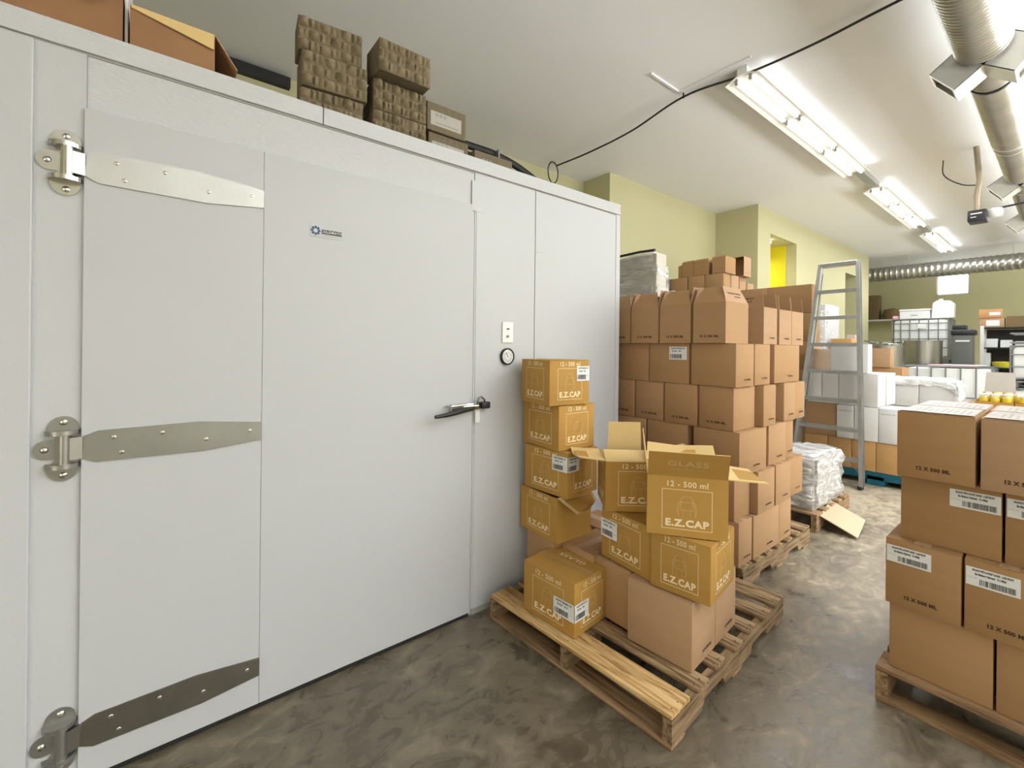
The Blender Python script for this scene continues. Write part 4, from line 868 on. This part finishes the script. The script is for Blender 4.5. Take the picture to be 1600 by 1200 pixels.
for i, (a, b) in enumerate(((1.10, 1.25), (1.255, 1.46), (1.465, 1.62), (0.88, 1.095))):
    t = carton('white carton in the second row on the teal pallet, %s' % ('right of the ladder rail', 'behind the ladder rail', 'between the ladder rails', 'rightmost with small print')[i], TX - 0.01, a, 0.460, 0.36, b - a, 0.36, 0, w_card, tape=False)
    if i in (3, 2, 0):
        mb = MB(); put_text(mb, 'THIS WAY UP', 0.018, 0, 0, inkg, 0.0004); on_face(mb.mesh('printed_lettering'), t, '-x', 0.36, b - a, (b - a) / 2, 0.30)
carton('brown carton in the second row on the teal pallet, left between the ladder rails', TX, 1.63, 0.460, 0.36, 0.30, 0.36, 0, brown, tape=False)
for i, (a, b, m_) in enumerate(((1.265, 1.42, w_card), (1.425, 1.61, w_card), (1.615, 1.77, w_card), (1.775, 1.93, w_card))):
    carton('greyish white carton in the third row, %s' % ('right of the ladder rail', 'between the ladder rails, right', 'between the ladder rails, middle', 'left behind the ladder')[i], TX + 0.02, a, 0.824, 0.30, b - a, 0.35, 0, mat('grey_white_cardboard', (0.60, 0.59, 0.57), 0.65), tape=False)
for j in range(3):
    carton('narrow white carton end in the third row, %s past the ladder' % ('first', 'second', 'third')[j], TX + 0.33 + j * 0.12, 1.25, 0.824, 0.115, 0.30, 0.35, 0, w_card, tape=False)
carton('large blank white carton standing highest behind the ladder', TX + 0.12, 1.375, 1.178, 0.16, 0.345, 0.32, 0.0, w_card, tape=False)
o = MB().lathe([(0.001, 0), (0.10, 0), (0.115, 0.03), (0.125, 0.22), (0.12, 0.26), (0.001, 0.26)], mat('tan_paper', (0.50, 0.38, 0.28), 0.7), 16).build('wrapped_tub', None, True, (TX + 0.17, 1.83, 1.178)); tag(o, 'tan wrapped tub behind the left ladder rail', 'tub')
# white plastic-covered cartons right of the ladder
SX = 6.95
wp = thing('wooden_pallet', 'pallet under the cartons covered with a white plastic sheet', 'pallet', (SX, 0.775, 0)); 
for i in range(5): B(0, 0.14, 0, 0.68, 0.122, 0.14, wood_o).build('deck_board', wp, False, (i * 0.2, 0, 0))
for y_ in (0, 0.32, 0.64): B(0, 0.94, 0, 0.04, 0, 0.12, wood_o).build('stringer', wp, False, (0, y_, 0))
for i, (a, b) in enumerate(((0.80, 1.10), (1.105, 1.45))):
    for r in range(3):
        t = carton('white carton under the plastic sheet, %s, %s' % (('right side', 'left side')[i], ('bottom row', 'middle row', 'top row')[r]), SX, a, 0.142 + r * 0.315, 0.5, b - a, 0.31, 0, w_card, tape=False)
        if r == 2 and i == 0:
            mb = MB(); put_text(mb, 'FRAGILE', 0.016, 0, 0, inkg, 0.0004); on_face(mb.mesh('printed_lettering'), t, '-x', 0.5, b - a, (b - a) * .7, 0.26)
# sheet: draped over the top, gathered at the right
mb = MB(); N = 20; vs = []; fs = []
path = [(0.70, 0.12, 0), (0.66, 0.02, 0), (0.55, -0.02, 0), (0.30, -0.03, 0)]
rnd = random.Random(8)
cols = 34
for i in range(cols + 1):
    u = i / cols; y = 1.47 - 0.72 * u
    g = max(0, (u - 0.82) / 0.18)
    for j, (dx, z_) in enumerate(((0.52, 1.10), (0.26, 1.115), (0.0, 1.112), (-0.02, 1.09), (-0.028, 1.05), (-0.03, 1.0 - 0.02))):
        zz = z_ - g * 0.10 * (1 if j < 4 else 1.2); 
        if j == 5: zz = 1.03 - 0.14 * g + 0.012 * math.sin(u * 37)
        vs.append((dx + 0.02 * g + rnd.uniform(-.006, .006), y, zz + rnd.uniform(-.006, .006)))
k = 6
fs = [(i * k + j, i * k + j + 1, (i + 1) * k + j + 1, (i + 1) * k + j) for i in range(cols) for j in range(k - 1)]
k0 = len(vs)
mb.add(vs, fs, wrap_w)
vs = []; m_ = 10
for j in range(m_ + 1):
    v = j / m_
    for i in range(7):
        u = i / 6; vs.append((0.0 - 0.05 * math.sin(u * PI) + rnd.uniform(-.01, .01), 0.795 - 0.065 * math.sin(v * PI) * u - 0.01 * u + rnd.uniform(-.006, .006), 1.09 - 0.28 * v + rnd.uniform(-.01, .01)))
for j in range(m_): 
    for i in range(6): pass
mb.add([(x - 0.03 + 0.0, y, z) for x, y, z in vs], [(j * 7 + i, j * 7 + i + 1, (j + 1) * 7 + i + 1, (j + 1) * 7 + i) for j in range(m_) for i in range(6)], wrap_w)
o = mb.build('plastic_sheet', None, True, (SX, 0, 0)); tag(o, 'white translucent plastic sheet draped over the white cartons, bulging at the right', 'plastic sheet')
# brown cartons beyond it
carton('brown carton with faint print standing beyond the plastic-covered cartons', 8.95, 1.76, 1.167, 0.24, 0.25, 0.30, 0.0, brown2)
carton('brown carton below the faintly printed one, left of the near liquid tank', 8.98, 1.62, 0.90, 0.45, 0.40, 0.264, 0.0, brown)
t = carton('open brown carton between the plastic sheet and the near liquid tank', 8.98, 1.30, 0.0, 0.5, 0.72, 0.895, 0.0, brown2, tape=False)
carton('tan carton in the opening behind the ladder', 9.5, 2.40, 1.38, 0.30, 0.30, 0.26, 0.0, mat('tan_cardboard', (0.47, 0.27, 0.10)))
wrapped('white plastic-wrapped load seen between the upper ladder rungs', 9.4, 2.75, 0.0, 0.8, 0.75, 2.28, mat('pale_core', (0.62, 0.62, 0.66), 0.5), wrap, 0, 0.02, 21, name='wrapped_pallet_load', cat='load')
carton('big plain brown carton supporting the tan one behind the ladder', 9.45, 2.33, 0.0, 0.5, 0.40, 1.375, 0.0, brown, tape=False)

# ================================================================== HONEY JARS (right, beyond the stack)
hp = thing('jar_table', 'low table under the trays of honey jars at right', 'table', (6.95, -0.30, 0))
B(0, 1.0, 0, 1.04, 0.81, 0.84, wood_o).build('table_top', hp)
for a in (0.03, 0.93):
    for b in (0.03, 0.98): B(a, a + 0.04, b, b + 0.04, 0, 0.81, wood_o).build('leg', hp)
def jar_proto():
    t = thing('honey_jar', 'squat honey jar with a pale gold lid in the trays at right', 'jar', (0, 0, 0), 0, 'honey jars in the trays at right')
    MB().lathe([(0.001, 0.002), (0.036, 0.002), (0.039, 0.008), (0.039, 0.075), (0.032, 0.088), (0.001, 0.088)], honey, 14).build('jar_body', t, True)
    MB().lathe([(0.0345, 0.086), (0.0345, 0.104), (0.001, 0.105)], lid_m, 14).build('lid', t, True); return t
def dup(r, loc):
    q = r.copy(); COL.objects.link(q); q.location = loc
    for ch in list(r.children): c = ch.copy(); COL.objects.link(c); c.parent = q
    return q
jp = jar_proto(); used = False
for k, (tx, ty, nx, ny) in enumerate(((6.99, 0.37, 3, 3), (6.99, 0.08, 3, 3), (6.99, -0.21, 3, 3), (7.34, 0.30, 3, 3))):
    bw_, bl = 0.28, 0.28
    tr = thing('jar_tray', 'brown cardboard tray of honey jars, %s' % ('front left', 'front middle', 'front right', 'rear')[k], 'tray', (tx, ty, 0.841))
    mb = MB(); mb.box(0, bl, 0, bw_, 0, 0.004, kraft); 
    for q in ((0, bl, 0, .004), (0, bl, bw_ - .004, bw_), (0, .004, .004, bw_ - .004), (bl - .004, bl, .004, bw_ - .004)): mb.box(*q, 0.004, 0.05, kraft)
    mb.build('tray_body', tr)
    for i in range(nx):
        for j in range(ny):
            loc = (tx + 0.05 + i * 0.085, ty + 0.05 + j * 0.085, 0.846)
            if not used: jp.location = loc; used = True; q = jp
            else: q = dup(jp, loc)
            q['label'] = 'honey jar in the %s tray, %s rank, %s' % (('front left', 'front middle', 'front right', 'rear')[k], ('near', 'middle', 'far')[i], ('right', 'centre', 'left')[j])
    if k < 3:
        wv = MB(); rnd = random.Random(k); n = 8; vs = [(0.28 * i / n, 0.27 * j / n, 0.115 + rnd.uniform(0, .02)) for j in range(n + 1) for i in range(n + 1)]
        wv.add(vs, [(j * (n + 1) + i, j * (n + 1) + i + 1, (j + 1) * (n + 1) + i + 1, (j + 1) * (n + 1) + i) for j in range(n) for i in range(n)], film('tray_film_%d' % k, 0.5, (0.85, 0.85, 0.92), 0.1, 20))
        wv.build('plastic_film', tr, True)
t = carton('open grey-lidded carton of small jars behind the honey trays', 7.66, 0.40, 0.841, 0.26, 0.26, 0.10, 0, brown, opened=True)
flap(t, '+x', 0.26, 0.26, 0.10, 0.24, 100, w_card, mat('grey_card', (0.42, 0.40, 0.36), 0.7), 0.01)
for i in range(3): dup(jp, (7.72, 0.447 + i * 0.083, 0.848))['label'] = 'honey jar in the grey-lidded carton, %s' % ('right', 'centre', 'left')[i]
# ================================================================== IBC TOTES
def tote(label, x, y, z, L=1.0, W=1.2, H=1.16, nv=6, extra=True):
    t = thing('liquid_tote', label, 'tank', (x, y, z))
    B(0.03, L - 0.03, 0.03, W - 0.03, 0.16, H - 0.03, hdpe, ch=0.05).build('plastic_tank', t, True)
    MB().lathe([(0.001, 0.03), (0.08, 0.03), (0.09, 0.02), (0.09, -0.03)], rubber, 16, Matrix.Translation((L / 2, W / 2, H - 0.03))).build('filler_cap', t, True)
    cg = MB(); r = 0.011; rows_ = [0.16, 0.38, 0.60, 0.82, 0.99, H]
    if not extra: rows_ = [0.16, 0.55, H]
    for z_ in rows_:
        cg.tube([(0, 0, z_), (L, 0, z_), (L, W, z_), (0, W, z_)], r if z_ < H else 0.014, cage_m, 6, closed=True)
    for i in range(nv + 1):
        y_ = W * i / nv; cg.tube([(0, y_, 0.1), (0, y_, H)], r, cage_m, 6); cg.tube([(L, y_, 0.1), (L, y_, H)], r, cage_m, 6)
    for i in range(1, 5):
        x_ = L * i / 5; cg.tube([(x_, 0, 0.1), (x_, 0, H)], r, cage_m, 6); cg.tube([(x_, W, 0.1), (x_, W, H)], r, cage_m, 6)
    for q in (0.35, 0.65): cg.tube([(0, W * q, H), (L, W * q, H)], r, cage_m, 6)
    cg.build('wire_cage', t, True)
    bp = MB(); bp.box(0, L, 0, W, 0.09, 0.12, cage_m)
    for x_ in (0, L / 2 - .05, L - .1):
        for y_ in (0, W / 2 - .05, W - .1): bp.box(x_, x_ + .1, y_, y_ + .1, 0, 0.09, cage_m)
    bp.build('base_pallet', t); return t
tote('caged white liquid tote lying nearest, behind the plastic-covered cartons', 12.0, 0.90, 0.0, 1.0, 1.24, 1.13, 6, False)
tote('caged white liquid tote in the second rank carrying the steel tank', 13.08, 1.72, 0.0, 0.95, 0.85, 1.10, 6, False)
tote('caged white liquid tote under the high one at the back', 15.0, 1.86, 0.0, 1.0, 1.06, 1.12, 6, False)
t = tote('caged white liquid tote stacked highest at the back with jugs on it', 15.0, 1.86, 1.145, 1.0, 1.06, 1.10, 6)
mb = MB(); mb.box(-0.012, -0.008, 0.40, 0.56, 0.86, 0.98, sticker_m); mb.build('label_sticker', t)
tote('caged white liquid tote at the right picture edge', 12.3, -0.50, 0.0, 1.0, 1.2, 0.76, 5, False)
tote('caged white liquid tote on top at the right picture edge', 12.3, -0.50, 0.785, 1.0, 1.2, 0.76, 5)
sh = thing('pink_film', 'pink plastic film lying on the near tote top', 'film', (12.1, 1.1, 1.15)); B(0, 0.7, 0, 0.7, 0, 0.01, pinkm).build('film', sh); B(0.1, 0.5, -0.1, 0.5, 0.011, 0.02, w_card).build('paper', sh)
# steel tanks standing on the second tote
def tank(label, x, y, z, r, h):
    t = thing('steel_tank', label, 'tank', (x, y, z)); MB().lathe([(0.001, 0), (r, 0), (r, h), (r + 0.02, h), (r + 0.02, h + 0.015), (r - 0.01, h + 0.015), (r - 0.01, 0.02), (0.001, 0.02)], tankm, 32).build('tank_body', t, True)
    for s in (-1, 1): MB().tube([(0.06 * s, 0, h + 0.0), (0.06 * s, 0, h + 0.03)], 0.01, steel_b, 6).build('lug', t) if False else None
    return t
tank('wide stainless steel tank in front of the caged totes', 13.5, 2.10, 1.115, 0.34, 0.54)
tb = tank('stainless steel tank at left, partly behind the brown carton', 11.3, 2.35, 0.0, 0.34, 1.52)
B(-0.005, 0.005, -0.06, 0.06, 0.28, 0.40, sticker_m).build('label_sticker', [o for o in COL.objects if o.name == 'steel_tank'][0], False, (-0.352, -0.1, 0)) if False else None
rk = thing('fittings_pile', 'pile of white and metal fittings heaped on the left steel tank', 'fittings', (11.3, 2.35, 1.536)); rnd = random.Random(6)
for i in range(14):
    a = rnd.uniform(0, 6.28); c = Vector((rnd.uniform(-.2, .2), rnd.uniform(-.22, .22), 0.02 + rnd.uniform(0, .07)))
    MB().tube([c, c + Vector((math.cos(a), math.sin(a), rnd.uniform(-.05, .1))) * 0.17], 0.014, rnd.choice((hdpe, hdpe, steel_b, cage_m)), 6).build('fitting', rk)
bx = B(0, 0.35, 0, 0.14, 0, 0.30, mat('pale_pink_card', (0.55, 0.45, 0.40), 0.7), ch=0.004).build('pale_carton', None, False, (11.0, 2.72, 1.45)); tag(bx, 'pale pinkish carton standing right of the ladder top rungs', 'box')
bs_ = B(0, 0.4, 0, 0.3, 0, 1.445, brown2, ch=0.004).build('tall_carton', None, False, (10.95, 2.71, 0.0)); tag(bs_, 'tall brown carton carrying the pale pinkish one', 'box')
# jugs and cool box on the high tote
t = thing('cool_box', 'white lidded polystyrene box on the high caged tote', 'box', (15.3, 2.50, 2.262)); B(-0.2, 0.2, -0.29, 0.29, 0, 0.20, hdpe, ch=0.012).build('box_body', t); B(-0.21, 0.21, -0.30, 0.30, 0.2, 0.245, w_card, ch=0.01).build('lid', t)
B(-0.004, 0, -0.06, 0.07, 0.08, 0.10, inkg).build('print', t, False, (-0.201, 0, 0))
t = thing('jug', 'tall white plastic jug with a cap on the high caged tote', 'jug', (15.25, 1.98, 2.262))
MB().prism([(-0.2, 0), (0.2, 0), (0.2, 0.34), (0.13, 0.42), (-0.10, 0.44), (-0.18, 0.38)], -0.12, 0.12, hdpe, Matrix.Rotation(-PI / 2, 4, 'Z')).build('jug_body', t); MB().lathe([(0.04, 0.42), (0.04, 0.48), (0.001, 0.485)], hdpe, 14, Matrix.Translation((0, 0.05, 0))).build('cap', t, True)
o = B(-0.15, 0.15, -0.07, 0.07, 0, 0.09, pinkm, ch=0.03).build('pink_bundle', None, True, (15.3, 2.88, 2.262)); tag(o, 'small pale pink bundle at the left end of the high tote', 'bundle')
# trash can
t = thing('wheeled_bin', 'tall dark grey bin with a black lid between the totes and the shelf', 'bin', (13.5, 1.36 + 0.1, 1.115))
t.location = (14.15, 1.51, 0)
B(-0.2, 0.2, -0.165, 0.165, 0, 1.80, grey_p, ch=0.02).build('bin_body', t, True); B(-0.22, 0.22, -0.205, 0.185, 1.80, 1.92, black_p, ch=0.03).build('lid', t, True)
B(-0.13, 0.13, -0.06, 0.17, 1.92, 2.03, black_p, ch=0.02).build('lid_handle', t, True); B(-0.01, 0.0, -0.12, 0.10, 1.60, 1.635, sticker_m).build('label_sticker', t, False, (-0.221, 0, 0.05))
# shelf unit
t = thing('shelf_unit', 'white-posted shelf unit against the back wall at right', 'shelf', (14.6, -1.17, 0))
for (x_, y_) in ((0, 2.4), (0.5, 2.4), (0, 0), (0.5, 0)): B(x_, x_ + 0.06, y_, y_ + 0.06, 0, 2.02, w_card).build('post', t)
for z_ in (0.5, 1.05, 1.5, 1.955): B(0, 0.56, 0.062, 2.398, z_, z_ + 0.03, dark_metal).build('shelf_board', t)
B(0.57, 0.58, 0, 2.46, 0, 1.95, dark_metal).build('back_panel', t)
cc = carton('brown parcel with white labels on the shelf top, lower one', 14.72, 0.93, 1.987, 0.35, 0.38, 0.21, 0, brown2); B(-0.004, 0, -0.12, 0.09, 0.03, 0.16, sticker_m).build('label_sticker', cc, False, (-0.176, 0, 0))
cc = carton('orange-brown parcel on the shelf top, upper one', 14.72, 0.96, 2.20, 0.35, 0.36, 0.20, 0.05, mat('orange_card', (0.50, 0.25, 0.11), 0.7)); B(-0.004, 0, -0.15, 0.02, 0.06, 0.13, sticker_m).build('label_sticker', cc, False, (-0.176, 0, 0))
cc = carton('dark brown carton on the shelf top at the picture edge', 14.72, 0.50, 1.987, 0.35, 0.40, 0.24, 0, mat('dark_card', (0.17, 0.11, 0.05), 0.7), opened=True)
for i, (y_, m_) in enumerate(((0.62, hdpe), (0.40, hdpe), (0.18, w_card))):
    o = B(-0.12, 0.12, -0.09, 0.09, 0, 0.20 - 0.03 * i, m_, ch=0.01).build('white_packet', None, False, (14.85, y_ + 0.5, 1.532)); tag(o, 'white packet on the middle shelf, %s' % ('by the post', 'in the middle', 'by the tote')[i], 'packet')
o = MB().lathe([(0.001, 0), (0.17, 0), (0.19, 0.05), (0.20, 0.12), (0.17, 0.13), (0.001, 0.14)], yellow_p, 18).build('yellow_tub', None, True, (14.85, 0.93, 1.082)); tag(o, 'shallow yellow tub on the lower shelf behind the near tote', 'tub')
o = B(-0.1, 0.1, -0.06, 0.06, 0, 0.33, hdpe, ch=0.02).build('white_bottle', None, False, (14.85, 1.20, 1.082)); tag(o, 'white bottle beside the yellow tub on the lower shelf', 'bottle')
# wall shelf with rags at the left of the back wall
t = thing('wall_shelf', 'small white wall shelf on the back wall near its left corner', 'shelf', (18.8, 4.1, 2.42)); B(-0.35, 0.35, -0.75, 0.5, 0, 0.04, w_card).build('shelf_board', t); 
for y_ in (-0.6, 0.3): B(0.2, 0.39, y_, y_ + 0.03, -0.2, 0, w_card).build('bracket', t)
o = carton('dark brown carton on the small wall shelf', 18.6, 3.98, 2.462, 0.4, 0.5, 0.82, 0, mat('dark_card2', (0.16, 0.11, 0.05), 0.8), tape=False)
o = MB().lathe([(0.001, 0), (0.22, 0), (0.25, 0.15), (0.20, 0.33), (0.001, 0.38)], mat('dark_sacking', (0.19, 0.13, 0.06), 0.9, bump=0.5, bscale=20), 14).build('sack', None, True, (18.8, 3.66, 2.462)); tag(o, 'round dark sack on the small wall shelf beside the carton', 'sack')

# ================================================================== HANGING MOTOR UNIT at right
mu = thing('hanging_motor', 'black motor unit with a white cover hanging from the ceiling at right', 'motor', (8.0, 0.66, 3.1))
B(-0.12, 0.12, -0.05, 0.12, -0.05, 0.09, black_p, ch=0.015).build('housing', mu, True, (0, 0.04, -0.005))
B(-0.122, -0.12, -0.0, 0.10, 0.03, 0.045, w_card).build('label_strip', mu, False, (-0.003, 0.03, 0)); B(-0.122, -0.12, -0.0, 0.05, 0.0, 0.01, w_card).build('label_strip', mu, False, (-0.003, 0.08, -0.01))
MB().lathe([(0.001, 0), (0.04, 0), (0.062, 0.03), (0.062, 0.08), (0.05, 0.12), (0.001, 0.13)], w_card, 16, Matrix.Rotation(PI / 2, 4, 'X')).build('cover', mu, True, (0, -0.01, 0.04))
MB().tube([(0.02, -0.06, 0.09), (0.03, -1.2, 0.16)], 0.012, black_p, 6).build('rail', mu)
MB().tube([(0, 0.09, 0.08), (0.1, 0.10, 0.3), (0.25, 0.09, 0.55), (0.36, 0.13, 1.02)], [0.025, 0.03, 0.028, 0.03], mat('dirty_strap', (0.33, 0.27, 0.19), 0.8, bump=0.4), 8).build('hanger', mu, True)
mb = MB(); mb.tube(catmull([(0.25, 0.10, 0.48), (0.2, 0.25, 0.52), (0.25, 0.42, 0.70), (0.4, 0.45, 0.95)], 6), 0.007, rubber, 6); mb.build('wire', mu, True)
o = MB().tube([(0, 0, 0), (0.0, 0, -0.12)], 0.006, rubber, 6).build('hanging_wire', None, False, (3.9, 0.72, CH - 0.001)); tag(o, 'short black wire hanging from the ceiling left of the big duct', 'wire')
